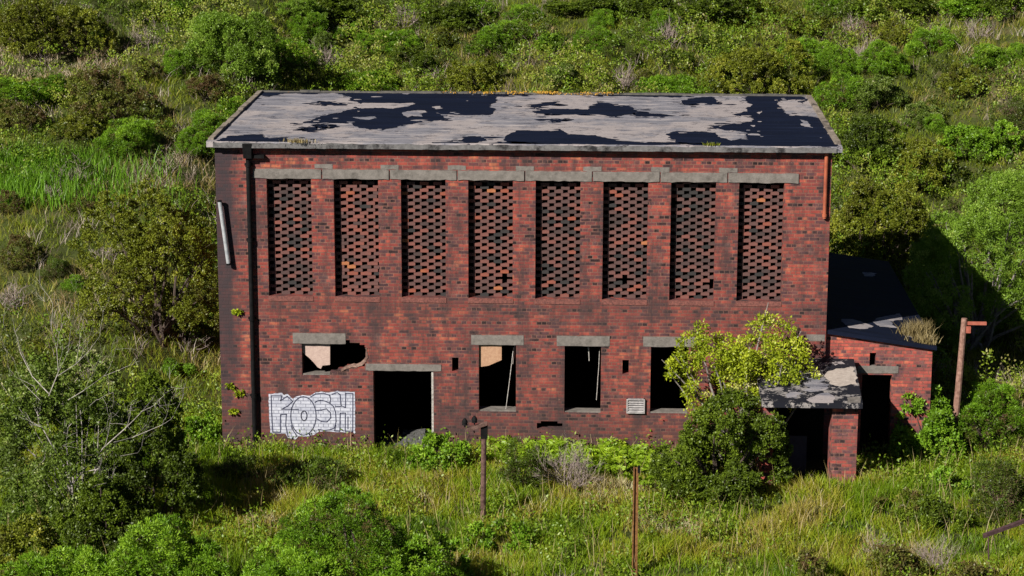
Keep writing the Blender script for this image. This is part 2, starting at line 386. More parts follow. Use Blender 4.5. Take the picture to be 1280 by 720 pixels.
w1 = R(377.5, 430, 412, 469); door = R(467, 463.5, 542, 560); w2 = R(598.5, 431, 645, 514.5); w3 = R(705.5, 432.5, 751, 516); w4 = R(813, 433.5, 860, 517)
s1 = R(565, 447, 573, 464); s2 = R(778, 450, 786, 467.5)
door = (door[0], -.6, door[2], door[3])
# broken brickwork beside the first window: brick-sized steps
brk = []
for (a, b, c, d) in ((411, 430, 421, 466), (419, 430, 432, 463.5), (430, 425, 437.5, 460), (430, 430, 446, 460), (436.5, 428.5, 450, 459), (444, 431, 456, 458), (451, 434, 458, 455)):
    brk.append(R(a, b, c, d))
low = [R(671, 529, 703, 536), R(676, 526.5, 697, 530)]
holes = tall+[w1, door, w2, w3, w4, s1, s2]+brk+low
wall_cells('front_wall', BR, bld, 0, W, -1, zslab, 0, TH, holes)
wall_cells('side_wall', BR2, bld, TH, YB-TH, -1, zslab, 0, TH, [], 'y')
wall_cells('side_wall', BR2, bld, TH, YB-TH, -1, zslab, W-TH, W, [], 'y')
wall_cells('back_wall', BR2, bld, 0, W, -1, zslab, YB-TH, YB, [])
# near-black lining and a sunken floor, added so the openings stay black
MB().box((TH+.002, TH+.002, -2.2), (W-TH-.002, YB-TH-.002, -2.0)).build('sunken_dark_floor', DARKIN, bld)
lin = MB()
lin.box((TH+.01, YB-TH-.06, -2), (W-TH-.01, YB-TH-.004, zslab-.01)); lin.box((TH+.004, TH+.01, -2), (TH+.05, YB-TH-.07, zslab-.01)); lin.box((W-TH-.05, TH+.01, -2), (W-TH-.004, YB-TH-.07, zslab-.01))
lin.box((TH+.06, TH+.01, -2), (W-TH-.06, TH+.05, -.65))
lin.build('shade_lining', DARKIN, bld)
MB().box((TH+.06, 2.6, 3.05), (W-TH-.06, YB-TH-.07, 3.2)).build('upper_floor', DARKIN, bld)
# honeycomb panels
REC = .175
for k, (a, b, c, d) in enumerate(tall):
    hb = MB(); z = b; r = 0; per = .30; L = .186; top = d-.04 if k % 3 else d-.0
    while z+COURSE-.006 < top+.02:
        x = a-(per/2 if r % 2 else 0)-.04
        while x < c:
            xa = max(x, a+.001); xb = min(x+L+random.uniform(-.006, .006), c-.001)
            if k == 1 and random.random() < .3: xb = min(xb+.05, c-.001)
            if xb-xa > .03 and random.random() > .003:
                jy = random.uniform(-.006, .006)
                hb.box((xa, REC+jy, z), (xb, REC+.11+jy, z+COURSE-.006), .0015)
            x += per
        z += COURSE; r += 1
    ho = hb.build('honeycomb_panel', BRH, bld)
    nb_ = len(ho.data.polygons)//6; tv = np.repeat(np.clip(np.random.default_rng(k).normal(size=nb_)*.22+(.38, .55, .47, .5, .4, .45, .36, .5)[k], 0, 1), 6)
    at_ = ho.data.attributes.new('tint', 'FLOAT', 'FACE'); at_.data.foreach_set('value', tv.astype(np.float32))
    MB().box((a-.01, -.012, b-.115), (c+.01, .03, b-.001)).build('window_sill', plain('brick_on_edge_sill', (.10, .042, .038), (.24, .09, .075), 22, .9) if k == 0 else bpy.data.materials['brick_on_edge_sill'], bld)
# long concrete lintel in lengths, with padstones over each pier
def lintel(px, y0=-.018, depth=.12, mat=CONC, name='lintel', parent=bld, jag=.006):
    a, b, c, d = R(*px) if px[0] > 30 else px
    m = MB(); n = max(3, int((c-a)/.12)); up = []; dn = []
    for i in range(n+1):
        x = a+(c-a)*i/n; up.append((x, d+random.uniform(-jag, jag)*.5)); dn.append((x, b+random.uniform(-jag, jag)))
    m.prism(dn+up[::-1], y0, y0+depth)
    return m.build(name, mat, parent)
edges = [316, 403]+[403+84.6*k for k in range(1, 7)]+[1000]
for k in range(len(edges)-1):
    a = onY(edges[k], 212+.0096*(edges[k]-316))[0]; b = onY(edges[k+1]-1, 219)[0]
    lintel((a, 6.035, b-.012, 6.25), -.02-.008*(k % 2), .10, CONC, 'lintel', bld, .012)
for u in (404.5, 487, 571, 656, 740.5, 825.5, 910.5):
    x = onY(u, 209)[0]; lintel((x-.2, 6.254, x+.2, 6.36), -.008, .05, CONC, 'padstone', bld, .012)
for q in ((366, 416.5, 432, 429.5), (457, 455, 551.5, 463.5), (589, 419, 654.5, 431), (696, 420, 762, 432.5), (804, 421, 870, 433.5)):
    lintel(q, -.012, .12, CONC, 'lintel')
for q in (w2, w3, w4):
    MB().box((q[0]-.005, .02, q[1]), (q[2]+.005, TH-.02, q[1]+.03), .008).build('window_sill', CONC, bld)
MB().box((w1[0]-.002, .02, w1[1]), (w1[2]+.3, TH-.02, w1[1]+.03), .012).build('window_sill', CONC, bld)
# remnants of blocking in the two left windows
def px_poly(pts, y): return [tuple(onY(u, v, y)[[0, 2]]) for u, v in pts]
MB().prism(px_poly([(378, 427), (412.5, 427), (412.5, 456), (403, 457), (401, 461), (397, 459), (392, 453), (386, 447), (380, 442), (378, 440)], .085), .085, .17).build('infill_panel', PALEPLASTER, bld)
MB().prism(px_poly([(598, 428), (627, 428), (627, 450), (620, 453), (611, 457), (598, 459)], .06), .06, .16).build('infill_panel', TANBRICK, bld)
# broken pale edge of the hole
br = MB()
inn = px_poly([(456.5, 435), (457, 441), (457, 446), (454.5, 451), (450, 455), (445, 457), (438, 457.5), (431, 459.5), (426, 463)], 0)
oth = px_poly([(459, 435), (459.5, 441), (459.8, 447), (457.5, 452), (452.5, 457), (446, 459.3), (439, 459), (432, 461.3), (427, 464.5)], 0)
br.prism(jag_ring(inn+oth[::-1], .05, .008, 3), -.012, .16)
br.build('broken_brick_edge', RAGGED, bld)
# sticks and rods left in the window openings
def rod(pa, pb, r, mat, name='broken_frame', y=.2, y2=None):
    a = onY(*pa, y); b = onY(*pb, y if y2 is None else y2); return MB().tube([a, (a+b)/2+V(.004, 0, .002), b], [r, r*.9, r*.8], 5).build(name, mat, bld)
rod((642, 434), (632, 514), .012, WHITE, y=.25, y2=.12); rod((643.5, 432), (641, 455), .012, WHITE, y=.28)
rod((735.5, 434), (736.5, 451), .016, WHITE, y=.22); rod((749.5, 437), (747, 480), .010, WHITE, y=.18); rod((747.5, 470), (745.5, 500), .012, WHITE, y=.15)
q = onY(541.5, 466, .1); MB().box((door[2]-.05, .03, -.4), (door[2]-.003, .12, door[3]-.02), .004).build('door_frame', WHITE, bld)
# down pipes
px0 = onY(312.5, 300, -.09)[0]
p = MB(); p.tube([(px0, -.09, 6.62), (px0, -.09, 5.0), (px0, -.09, 3.0), (px0, -.09, 1.4), (px0, -.09, -.3)], .052, 12)
for z in (6.3, 4.6, 2.8, 1.0): p.tube([(px0, -.09, z), (px0, -.09, z+.09)], .066, 12); p.box((px0-.09, -.05, z+.02), (px0+.09, .004, z+.07))
p.build('drainpipe', BLACK, bld, smooth=False)
h = MB(); h.hexa([(px0-.09, -.19, 6.50), (px0+.09, -.19, 6.50), (px0+.09, -.01, 6.50), (px0-.09, -.01, 6.50), (px0-.10, -.245, 6.84), (px0+.10, -.245, 6.84), (px0+.13, -.01, 6.86), (px0-.12, -.01, 6.86)])
h.build('hopper_head', BLACK, bld)
MB().box((px0+.06, -.14, 6.50), (px0+.36, -.012, 6.57)).build('gutter_stub', BLACK, bld)
xo = onY(1032, 230, -.07)[0]
p = MB(); p.tube([(xo, -.07, 6.74), (xo, -.07, 6.0), (xo, -.07, onY(1033, 273, -.07)[2])], .042, 12); p.tube([(xo, -.07, 5.3), (xo, -.07, 5.36)], .055, 12)
p.build('drainpipe', ORANGE, bld, smooth=False)['label'] = 'short orange drainpipe'
# slim metal lamp casing leaning off the left pier
a = onY(274.5, 252, -.14); b = onY(285.5, 329, -.12)
t = MB(); t.tube([a, a*.5+b*.5, b], .045, 10); lamp = t.build('tube_lamp', METAL, bld)
t = MB(); t.tube([b, b+(b-a)*.03], .05, 10); t.build('end_cap', BLACK, lamp)
t = MB(); t.tube([a-(b-a)*.02, a], .05, 10); t.build('end_cap', BLACK, lamp)
t = MB(); t.box((b[0]-.02, -.10, b[2]-.02), (b[0]+.02, .01, b[2]+.02)); t.build('wall_bracket', BLACK, lamp)
t = MB(); t.box((a[0]-.02, -.10, a[2]-.06), (a[0]+.02, .01, a[2]-.02)); t.build('wall_bracket', BLACK, lamp)
# louvred vent
va, vb, vc, vd = R(783, 498, 806, 516); vm = MB()
vm.box((va, -.06, vb), (va+.03, .0, vd)); vm.box((vc-.03, -.06, vb), (vc, 0, vd)); vm.box((va, -.065, vd-.03), (vc, 0, vd)); vm.box((va, -.065, vb), (vc, 0, vb+.03))
for i in range(5):
    z = vb+.035+i*(vd-vb-.07)/5; vm.hexa([(va+.03, -.055, z), (vc-.03, -.055, z), (vc-.03, -.01, z+.03), (va+.03, -.01, z+.03), (va+.03, -.05, z+.012), (vc-.03, -.05, z+.012), (vc-.03, -.005, z+.042), (va+.03, -.005, z+.042)])
vm.box((va+.03, -.012, vb+.03), (vc-.03, -.003, vd-.03))
vm.build('louvre_vent', plain('pale_vent_paint', (.2, .19, .2), (.42, .4, .41), 12), bld)
# cover stones and small scars on the brickwork
for (u0, v0, u1, v1) in ((1008, 418, 1031, 426),):
    lintel((u0, v0, u1, v1), -.006, .05, CONC, 'patch')

# roof slab, fascia, kerbs
slab = MB().box((-.15, -.19, zslab), (W+.2, YB+.12, ZR)).build('roof', SCREED, bld)
def fasc():
    m = MB(); xs = np.linspace(0.0, W+.07, 90); bot = [(x, zslab-.005+random.uniform(-.006, .006)) for x in xs]; top = [(x, ZR-.02+random.uniform(-.02, .012)) for x in xs]
    m.prism(bot+top[::-1], -.222, -.192); return m.build('fascia', CONCD, slab)
fasc()
def kerb(a, b, w, hh, mat, sd):
    r = random.Random(sd); m = MB(); a = np.array(a); b = np.array(b); L = np.linalg.norm(b-a); n = int(L/.5); d = (b-a)/L; nn = np.array([-d[1], d[0]])
    for i in range(n):
        p = a+(b-a)*i/n; q = a+(b-a)*(i+1)/n; z = ZR+hh*r.uniform(.6, 1.1)
        P = [p, q, q+nn*w, p+nn*w]
        m.hexa([(c[0], c[1], ZR+.001) for c in P]+[(c[0], c[1], z+r.uniform(-.008, .008)) for c in P])
    return m.build('kerb', mat, slab)
KERBM = conc_mat('tan_kerb', (.16, .13, .10), (.34, .29, .25), .8, 9, (.03, .028, .03), (.5, .62))
kerb((-.02, .0), (-.02, YB-.05), .12, .06, KERBM, 1); kerb((W+.19, .1), (W+.19, YB-.05), .13, .06, KERBM, 2); kerb((-.1, YB-.04), (W+.1, YB-.04), .12, .05, conc_mat('dark_kerb', (.05, .05, .055), (.16, .15, .13), .6, 5, (.4, .2, .03), (.6, .66)), 3)
# bitumen sheets left on the roof, traced as ragged patches and laid 5 mm thick
def patch(pts, sd, z=ZR, mat=BIT, amp=.06, lift=0.0, name='bitumen_patch', parent=slab):
    if name == 'screed_patch': amp = .045
    w = [onZ(u, v, z)[:2] for u, v in pts]
    w = [(min(max(x, -.14), W+.19), min(max(y, -.18), YB+.1)) for x, y in w] if parent is slab else w
    ring = jag_ring(jag_ring(jag_ring(w, .4, amp*1.3, sd), .14, amp*.6, sd+500), .05, amp*.28, sd+900)
    if parent is slab: ring = [(min(max(x, -.145), W+.195), min(max(y, -.185), YB+.11)) for x, y in ring]
    return MB().prism(ring, z+.0005+lift, z+.006+lift, 'z').build(name, mat, parent)
PT = [
 [(434, 116), (600, 117), (620, 121), (612, 134), (620, 137), (609, 144), (570, 144), (545, 141), (560, 150), (500, 157), (478, 163), (448, 160), (440, 154), (415, 154), (378, 154), (400, 145), (428, 139), (446, 132), (440, 122)],
 [(665, 139), (690, 136), (735, 137), (747, 128), (762, 129), (768, 132), (790, 134), (795, 142), (770, 146), (745, 143), (700, 143), (670, 142)],
 [(630, 176), (640, 166), (648, 163), (690, 164), (700, 162), (708, 168), (745, 169), (770, 176), (800, 178), (835, 178), (900, 180), (900, 183), (760, 182), (690, 184), (640, 180)],
 [(832, 168), (845, 164), (880, 165), (895, 166), (905, 172), (925, 174), (935, 175), (930, 165), (905, 163), (888, 158), (915, 155), (940, 152), (940, 147), (915, 143), (935, 139), (932, 125), (925, 120), (1000, 120), (1006, 122), (1003, 130), (995, 124), (975, 126), (972, 131), (980, 137), (990, 144), (1015, 146), (1028, 150), (1050, 183), (1035, 184), (900, 183), (850, 180)],
 [(852, 127), (870, 122), (890, 121), (898, 126), (895, 130), (875, 129), (855, 131)],
 [(270, 176), (285, 170), (328, 168), (330, 173), (358, 173), (362, 176), (410, 178), (400, 180), (320, 177), (275, 179)],
 [(578, 175), (585, 171), (605, 172), (608, 176), (595, 179), (580, 178)],
 [(323, 116), (350, 114), (430, 115.5), (430, 117.5), (350, 117.5), (338, 121), (328, 119)],
 [(386, 160), (398, 158), (395, 163), (386, 163)], [(398, 129), (415, 127), (420, 131), (405, 131)], [(400, 157), (410, 156), (408, 160)],
 [(684, 149), (705, 149), (702, 152), (688, 151)], [(790, 141), (830, 143), (845, 145), (825, 146), (795, 144)],
 [(540, 178), (640, 177), (700, 183.5), (540, 181)], [(664, 132), (700, 127), (690, 131), (668, 135)],
 [(590, 116.5), (690, 117), (655, 120), (640, 119), (620, 121)], [(700, 118), (860, 119), (850, 122), (830, 121), (760, 120)],
]
for i, q_ in enumerate(PT): patch(q_, 30+i)
PI = [[(446, 132), (455, 129), (480, 129.5), (500, 130), (516, 129), (519, 130.5), (505, 134), (492, 136), (470, 135), (452, 136), (446, 134)], [(503, 141), (515, 139), (530, 138.5), (533, 141), (524, 143), (528, 146), (516, 145), (510, 147), (504, 144)], [(441, 147), (455, 147), (468, 146), (471, 148), (462, 150), (450, 149)], [(540, 134), (550, 133), (553, 136), (545, 137)],
      [(892, 165.5), (930, 166), (932, 172), (915, 176), (900, 172)], [(1000, 150), (1010, 154), (1016, 160), (1002, 157)], [(946, 141), (952, 139), (950, 143)], [(938, 157), (944, 157), (942, 159)]]
for i, q_ in enumerate(PI): patch(q_, 60+i, mat=SCREED, lift=.006, amp=.02, name='screed_patch')

def flakes(polys, mat, name, lift, sd, n=26, off=.16, size=(.02, .09)):
    r = np.random.default_rng(sd); mb = MB()
    for pts in polys:
        w = [onZ(u, v, ZR)[:2] for u, v in pts]
        for _ in range(n):
            i = r.integers(len(w)); a_ = np.array(w[i]); c_ = np.array(w[(i+1) % len(w)]); p_ = a_+(c_-a_)*r.random()+r.normal(size=2)*off
            if not (0 < p_[0] < W and .05 < p_[1] < YB-.1): continue
            k = r.integers(5, 8); q = r.uniform(*size)*(1 if r.random() < .85 else 2)
            ring = [(p_[0]+q*1.7*math.cos(t)*r.uniform(.5, 1.2), p_[1]+q*math.sin(t)*r.uniform(.5, 1.2)) for t in np.linspace(0, 2*math.pi, k, endpoint=False)]
            mb.prism(ring, ZR+lift, ZR+lift+.005, 'z')
    tag(mb.build(name, mat, slab), kind='stuff')
flakes(PT, BIT, 'bitumen_flakes', .0008, 8)
flakes([PT[0], PT[3], PT[0], PT[3]], SCREED, 'screed_flakes', .0068, 9, 24, .22, (.015, .07))
# graffiti
gr_o = (320, 480, 8.571)
def gp(pts): return [tuple(onY(gr_o[0]+x/gr_o[2], gr_o[1]+y/gr_o[2], 0)[[0, 2]]) for x, y in pts]
sil = [(135, 105), (280, 95), (300, 120), (335, 103), (395, 158), (430, 135), (500, 118), (580, 125), (640, 90), (700, 80), (780, 92), (870, 72), (940, 80), (1058, 82), (1060, 300), (1062, 540), (1040, 515), (950, 518), (850, 515), (760, 505), (670, 512), (620, 545), (540, 565), (450, 560), (420, 595), (340, 575), (315, 530), (270, 530), (155, 525), (145, 400)]
graf = MB().prism(jag_ring(gp(sil), .05, .006, 5), -.006, -.002).build('graffiti', paint_mat(), bld); graf['label'] = 'white sprayed graffiti lettering with dark outlines'
def ell(cx, cy, rx, ry, n=28): return [(cx+rx*math.cos(2*math.pi*i/n), cy+ry*math.sin(2*math.pi*i/n)) for i in range(n+1)]
ST = [[(280, 125), (162, 125), (170, 340), (180, 512), (262, 515), (262, 328), (325, 322), (318, 440), (345, 565)], [(280, 125), (262, 178), (335, 130), (395, 185), (340, 235), (278, 268), (455, 270)], [(375, 440), (400, 500), (440, 555)],
      ell(508, 340, 136, 206), ell(515, 340, 31, 52), [(590, 135), (640, 105), (720, 97), (785, 118), (802, 160), (790, 205), (740, 182), (690, 172), (645, 185), (632, 200)],
      [(645, 282), (700, 277), (755, 265), (795, 305), (802, 360), (760, 405), (700, 400), (652, 372)], [(790, 205), (830, 240), (852, 300), (858, 400), (840, 470), (790, 490), (730, 496), (665, 485)],
      [(812, 108), (870, 92), (902, 112), (912, 232), (958, 250), (962, 98), (1038, 102), (1036, 512), (955, 505), (958, 310), (902, 312), (898, 505), (842, 500), (856, 440)], [(850, 238), (912, 240)], [(985, 350), (985, 480)]]
m = MB()
for s_ in ST:
    p_ = gp(s_)
    for (ax, az), (bx_, bz) in zip(p_[:-1], p_[1:]):
        d = np.array([bx_-ax, bz-az]); L = np.linalg.norm(d)
        if L < 1e-5: continue
        d /= L; n_ = np.array([-d[1], d[0]])*.0115; e = d*.006
        m.prism([(ax-e[0]+n_[0], az-e[1]+n_[1]), (ax-e[0]-n_[0], az-e[1]-n_[1]), (bx_+e[0]-n_[0], bz+e[1]-n_[1]), (bx_+e[0]+n_[0], bz+e[1]+n_[1])], -.010, -.0065)
m.build('outline', plain('black_marker_paint', (.03, .035, .07), (.07, .075, .13), 20), graf)

# ------------------------------------------------------------------ annex (lean-to on the right) and porch
AY = .15; AB = 8.9; ax1 = 16.0
sl = -.145; za = lambda x: 2.62+sl*(x-W)
s3 = R(1087, 441, 1095, 457.5, AY); ad = R(1076, 468.5, 1113, 570, AY); ad = (ad[0], -.5, ad[2], ad[3])
aw = wall_cells('annex_wall', BR2, bld, W+.002, ax1, -1, 3.0, AY, AY+.24, [s3, ad], extra_x=tuple(np.linspace(W+.1, ax1-.1, 12)))
for vtx in aw.data.vertices:
    if vtx.co.z > 2.9: vtx.co.z = za(vtx.co.x)
    elif vtx.co.z > za(vtx.co.x)-.02: vtx.co.z = za(vtx.co.x)-.02
aw['label'] = 'low brick annex wall on the right'
wall_cells('annex_side_wall', BR2, bld, AY+.24, AB-.05, -1, za(ax1)-.02, ax1-.24, ax1, [], 'y')
lintel((1073, 459.5, 1124, 468.5), AY-.012, .1, CONC, 'lintel', aw)
MB().box((W+.05, 1.2, -1), (ax1-.3, 1.3, 2.1)).build('shade_lining', DARKIN, aw)  # near-black sheet stands in for the shade behind the annex door
ar = MB(); T0 = .09
P_ = [(W+.002, AY-.10), (ax1+.08, AY-.10), (ax1+.08, AB), (W+.002, AB)]
nx_ = 14; 
ar.hexa([(x, y, za(x)+.001) for x, y in P_]+[(x, y, za(x)+T0+(.0)) for x, y in P_])
arf = ar.build('annex_roof', BIT, aw)
def slope_patch(pts, sd, mat, par, zf, amp=.03, name='screed_patch', th=.006):
    # find points on the sloping plane by iterating
    w = []
    for u, v in pts:
        z = 2.6
        for _ in range(30): q = onZ(u, v, z); z = zf(q[0], q[1])
        w.append(q[:2])
    ring = jag_ring(w, .12, amp, sd); n = len(ring); mb = MB()
    for dz in (.0005, th):
        for x, y in ring: mb.v.append((x, y, zf(x, y)+dz))
    mb.f.append(tuple(range(n))); mb.f.append(tuple(range(2*n-1, n-1, -1)))
    for i in range(n): mb.f.append((i, (i+1) % n, n+(i+1) % n, n+i))
    return mb.build(name, mat, par)
zaf = lambda x, y: za(x)+T0
slope_patch([(1052, 399), (1065, 399), (1092, 408), (1085, 411), (1062, 410), (1055, 404)], 70, SCREED, arf, zaf)
slope_patch([(1095, 398), (1110, 395), (1125, 392), (1128, 400), (1112, 402), (1122, 410), (1100, 408), (1090, 402)], 71, SCREED, arf, zaf)
slope_patch([(1078, 340), (1096, 342), (1090, 346), (1080, 345)], 72, SCREED, arf, zaf)
slope_patch([(1130, 413), (1143, 414), (1147, 419), (1140, 422), (1133, 420)], 73, CONC, arf, zaf, .01)
slope_patch([(1148, 415), (1161, 417), (1157, 423), (1150, 421)], 74, CONC, arf, zaf, .01)

# porch: sloping bitumen roof on a brick pillar
py0, py1 = -2.95, -.004; pzb, pzf = 2.06, 1.86; px_l, px_r = 12.0, 14.12
zp = lambda x, y: pzb+(pzf-pzb)*(y/py0)
pil_r = onY(1073, 508, -2.72)[0]; pil_l = onY(1040.5, 508, -2.72)[0]
pr = MB()
pr.hexa([(px_l, py0, pzf-.11), (px_r, py0, pzf-.11), (px_r+.12, py1, pzb-.11), (px_l, py1, pzb-.11), (px_l, py0, pzf), (px_r, py0, pzf), (px_r+.12, py1, pzb), (px_l, py1, pzb)])
prf = pr.build('porch_roof', PORCH, bld); prf['label'] = 'low porch roof with flaking pale screed'
slope_patch([(1033, 466), (1045, 461), (1066, 459), (1070, 470), (1072, 481), (1058, 482), (1044, 482), (1034, 474), (1030, 470)], 80, PALEPLASTER if False else conc_mat('pale_screed', (.34, .29, .26), (.52, .46, .42), .3, 12, (.08, .07, .07)), prf, zp, .035)
slope_patch([(1008, 500), (1020, 494), (1035, 491), (1042, 495), (1042, 503.5), (1015, 503.5)], 81, SCREED, prf, zp, .03)
slope_patch([(1059, 498), (1075, 497), (1075.5, 503.5), (1059, 503.5)], 82, CONC, prf, zp, .012, 'screed_patch', .02)
slope_patch([(1008, 470), (1020, 468), (1028, 466), (1031, 476), (1034, 483), (1024, 489), (1014, 490), (1006, 482)], 83, SCREED, prf, zp, .09)
slope_patch([(985, 488), (1000, 486), (1004, 492), (996, 498), (984, 497)], 84, SCREED, prf, zp, .06)
slope_patch([(990, 462), (1002, 459), (1003, 466), (992, 470)], 85, SCREED, prf, zp, .05)
slope_patch([(1040, 453), (1052, 452), (1056, 455), (1044, 457)], 86, SCREED, prf, zp, .03)
MB().box((pil_l, -2.72, -.9), (pil_r, -2.15, pzf-.112)).build('porch_pillar', BR2, bld)
wall_cells('porch_side_wall', BR2, bld, -2.72, -.004, -.9, pzf-.16, px_l+.05, px_l+.28, [], 'y')
MB().box((px_l+.3, -.35, -.9), (W-.02, -.3, pzf-.16)).build('porch_back_panel', DARKIN, bld)
a = R(974, 545, 1008, 600, -1.6); MB().box((a[0], -1.6, -.5), (a[2], -1.55, a[3])).build('porch_door', BLUEG, bld)
MB().box((pil_r-.1, -2.1, pzf-.30), (pil_r, -.1, pzf-.16)).build('porch_beam', CONCD, bld)

# ------------------------------------------------------------------ posts and poles
def gz(x, y): return float(T(x, y))
b = ground_at(603.5, 652); tp = V(b[0]+.03, b[1], onY(605, 531, b[1])[2]); y = b[1]
po = thing('utility_pole', 'short dark wooden pole with a crossarm and two insulators in front of the doorway', 'pole', tuple(b))
def rel(o, root): o.location = (-root.location[0], -root.location[1], -root.location[2]); return o
m = MB(); m.tube([b-V(0, 0, .4), (b+tp)/2, tp], [.062, .056, .055], 10); rel(m.build('post', WOOD, po), po)
m = MB(); m.box((tp[0]-.07, y-.06, tp[2]-.28), (tp[0]+.07, y+.05, tp[2]-.02)); rel(m.build('junction_box', BLACK, po), po)
e = onY(583, 537.5, y-.05); f_ = onY(609, 529, y-.05)
m = MB(); d = np.array([0, 0, .032]); w_ = np.array([0, .06, 0]); m.hexa([e-d-w_, f_-d-w_, f_-d+w_, e-d+w_, e+d-w_, f_+d-w_, f_+d+w_, e+d+w_]); rel(m.build('crossarm', WOOD, po), po)
for (u, v) in ((581, 534), (593, 531)):
    c = onY(u, v, y-.05); m = MB(); m.tube([c, c+V(0, 0, .05), c+V(0, 0, .051), c+V(0, 0, .10), c+V(0, 0, .101), c+V(0, 0, .15), c+V(0, 0, .19)], [.015, .015, .06, .05, .065, .05, .02], 10); rel(m.build('insulator', BLACK, po), po)
m = MB(); cc = onY(592, 552, y-.02); m.tube([onY(600, 545, y-.05), onY(586, 545, y-.05), onY(582, 556, y-.05), onY(589, 568, y-.05), onY(600, 556, y-.05)], .008, 5); rel(m.build('loose_cable', BLACK, po), po)

b = ground_at(793, 722); y = b[1]
po = thing('rusty_post', 'rust orange steel channel post standing upright in the front meadow', 'post', tuple(b))
tp = onY(795, 584, y); m = MB()
for s_ in (-1, 1): m.hexa([(b[0]+s_*.042-.012, y-.04, b[2]-.4), (b[0]+s_*.042+.012, y-.04, b[2]-.4), (b[0]+s_*.042+.012, y+.04, b[2]-.4), (b[0]+s_*.042-.012, y+.04, b[2]-.4), (tp[0]+s_*.038-.012, y-.04, tp[2]), (tp[0]+s_*.038+.012, y-.04, tp[2]), (tp[0]+s_*.038+.012, y+.04, tp[2]), (tp[0]+s_*.038-.012, y+.04, tp[2])])
m.hexa([(b[0]-.03, y+.0, b[2]-.4), (b[0]+.03, y, b[2]-.4), (b[0]+.03, y+.03, b[2]-.4), (b[0]-.03, y+.03, b[2]-.4), (tp[0]-.027, y, tp[2]-.01), (tp[0]+.027, y, tp[2]-.01), (tp[0]+.027, y+.03, tp[2]-.01), (tp[0]-.027, y+.03, tp[2]-.01)])
rel(m.build('channel', RUST, po), po); m = MB(); m.box((tp[0]+.03, y-.045, tp[2]-.10), (tp[0]+.08, y+.03, tp[2]+.02)); rel(m.build('top_bracket', BLACK, po), po)

y = 0.4; bt = onY(1192, 545, y); tp = onY(1205.5, 398, y)
po = thing('wooden_pole', 'leaning brown wooden pole with a short red bracket arm beside the annex', 'pole', (bt[0], y, gz(bt[0], y)))
dirv = (tp-bt)/np.linalg.norm(tp-bt); b0 = bt-dirv*(bt[2]-gz(bt[0], y)+.3)
m = MB(); m.tube([b0, (b0+tp)/2+V(.01, 0, 0), tp], [.085, .075, .065], 10); rel(m.build('post', WOOD2, po), po)
a = onY(1211, 404, y-.02); c = onY(1233, 404.5, y-.02)
m = MB(); m.box((a[0]-.03, y-.05, a[2]-.035), (c[0], y+.01, a[2]+.035)); rel(m.build('bracket_arm', RUSTRED, po), po)
a = onY(1209, 408, y-.05); c = onY(1213, 416, y-.05); m = MB(); m.box((a[0]-.02, y-.09, c[2]), (c[0], y-.02, a[2])); rel(m.build('bracket_plate', RUSTRED, po), po)

b = ground_at(1237, 716); y = b[1]
po = thing('steel_beam', 'dark rusted steel bar jutting in from the right edge over the meadow', 'beam', tuple(b))
e = onY(1229, 670, y); f_ = onY(1330, 648.5, y)+V(0, .5, .05); d = V(0, 0, .035); w_ = V(0, .05, 0)
m = MB(); m.hexa([e-d-w_, f_-d-w_, f_-d+w_, e-d+w_, e+d-w_, f_+d-w_, f_+d+w_, e+d+w_]); rel(m.build('bar', RUSTDK, po), po)
m = MB(); m.tube([b-V(0, 0, .3), onY(1235.5, 672, y)], .014, 6); g2 = V(f_[0], f_[1], gz(f_[0], f_[1])-.3); m.tube([g2, f_-V(.1, 0, 0)], .03, 6); rel(m.build('support_rod', RUSTDK, po), po)

# rubble inside the doorway
c = onY(513, 531, .9); N = 26
m = MB(); r_ = random.Random(4)
for i in range(60):
    x = c[0]+r_.uniform(-.55, .6); yy = .9+r_.uniform(-.25, .35); hh = -.30+.22*max(0, 1-abs(x-c[0]-.15)/.6); s_ = r_.uniform(.06, .16)
    m.box((x-s_, yy-s_, -.7), (x+s_, yy+s_, hh+r_.uniform(-.03, .03)), .03)
tag(m.build('rubble_heap', RUBBLE), 'grey heap of rubble just inside the dark doorway', 'rubble')
# a ledge of earth carrying it
MB().box((door[0]-.2, TH+.06, -1.9), (door[2]+.2, 1.45, -.45)).build('earth_ledge', DARKIN, bld)

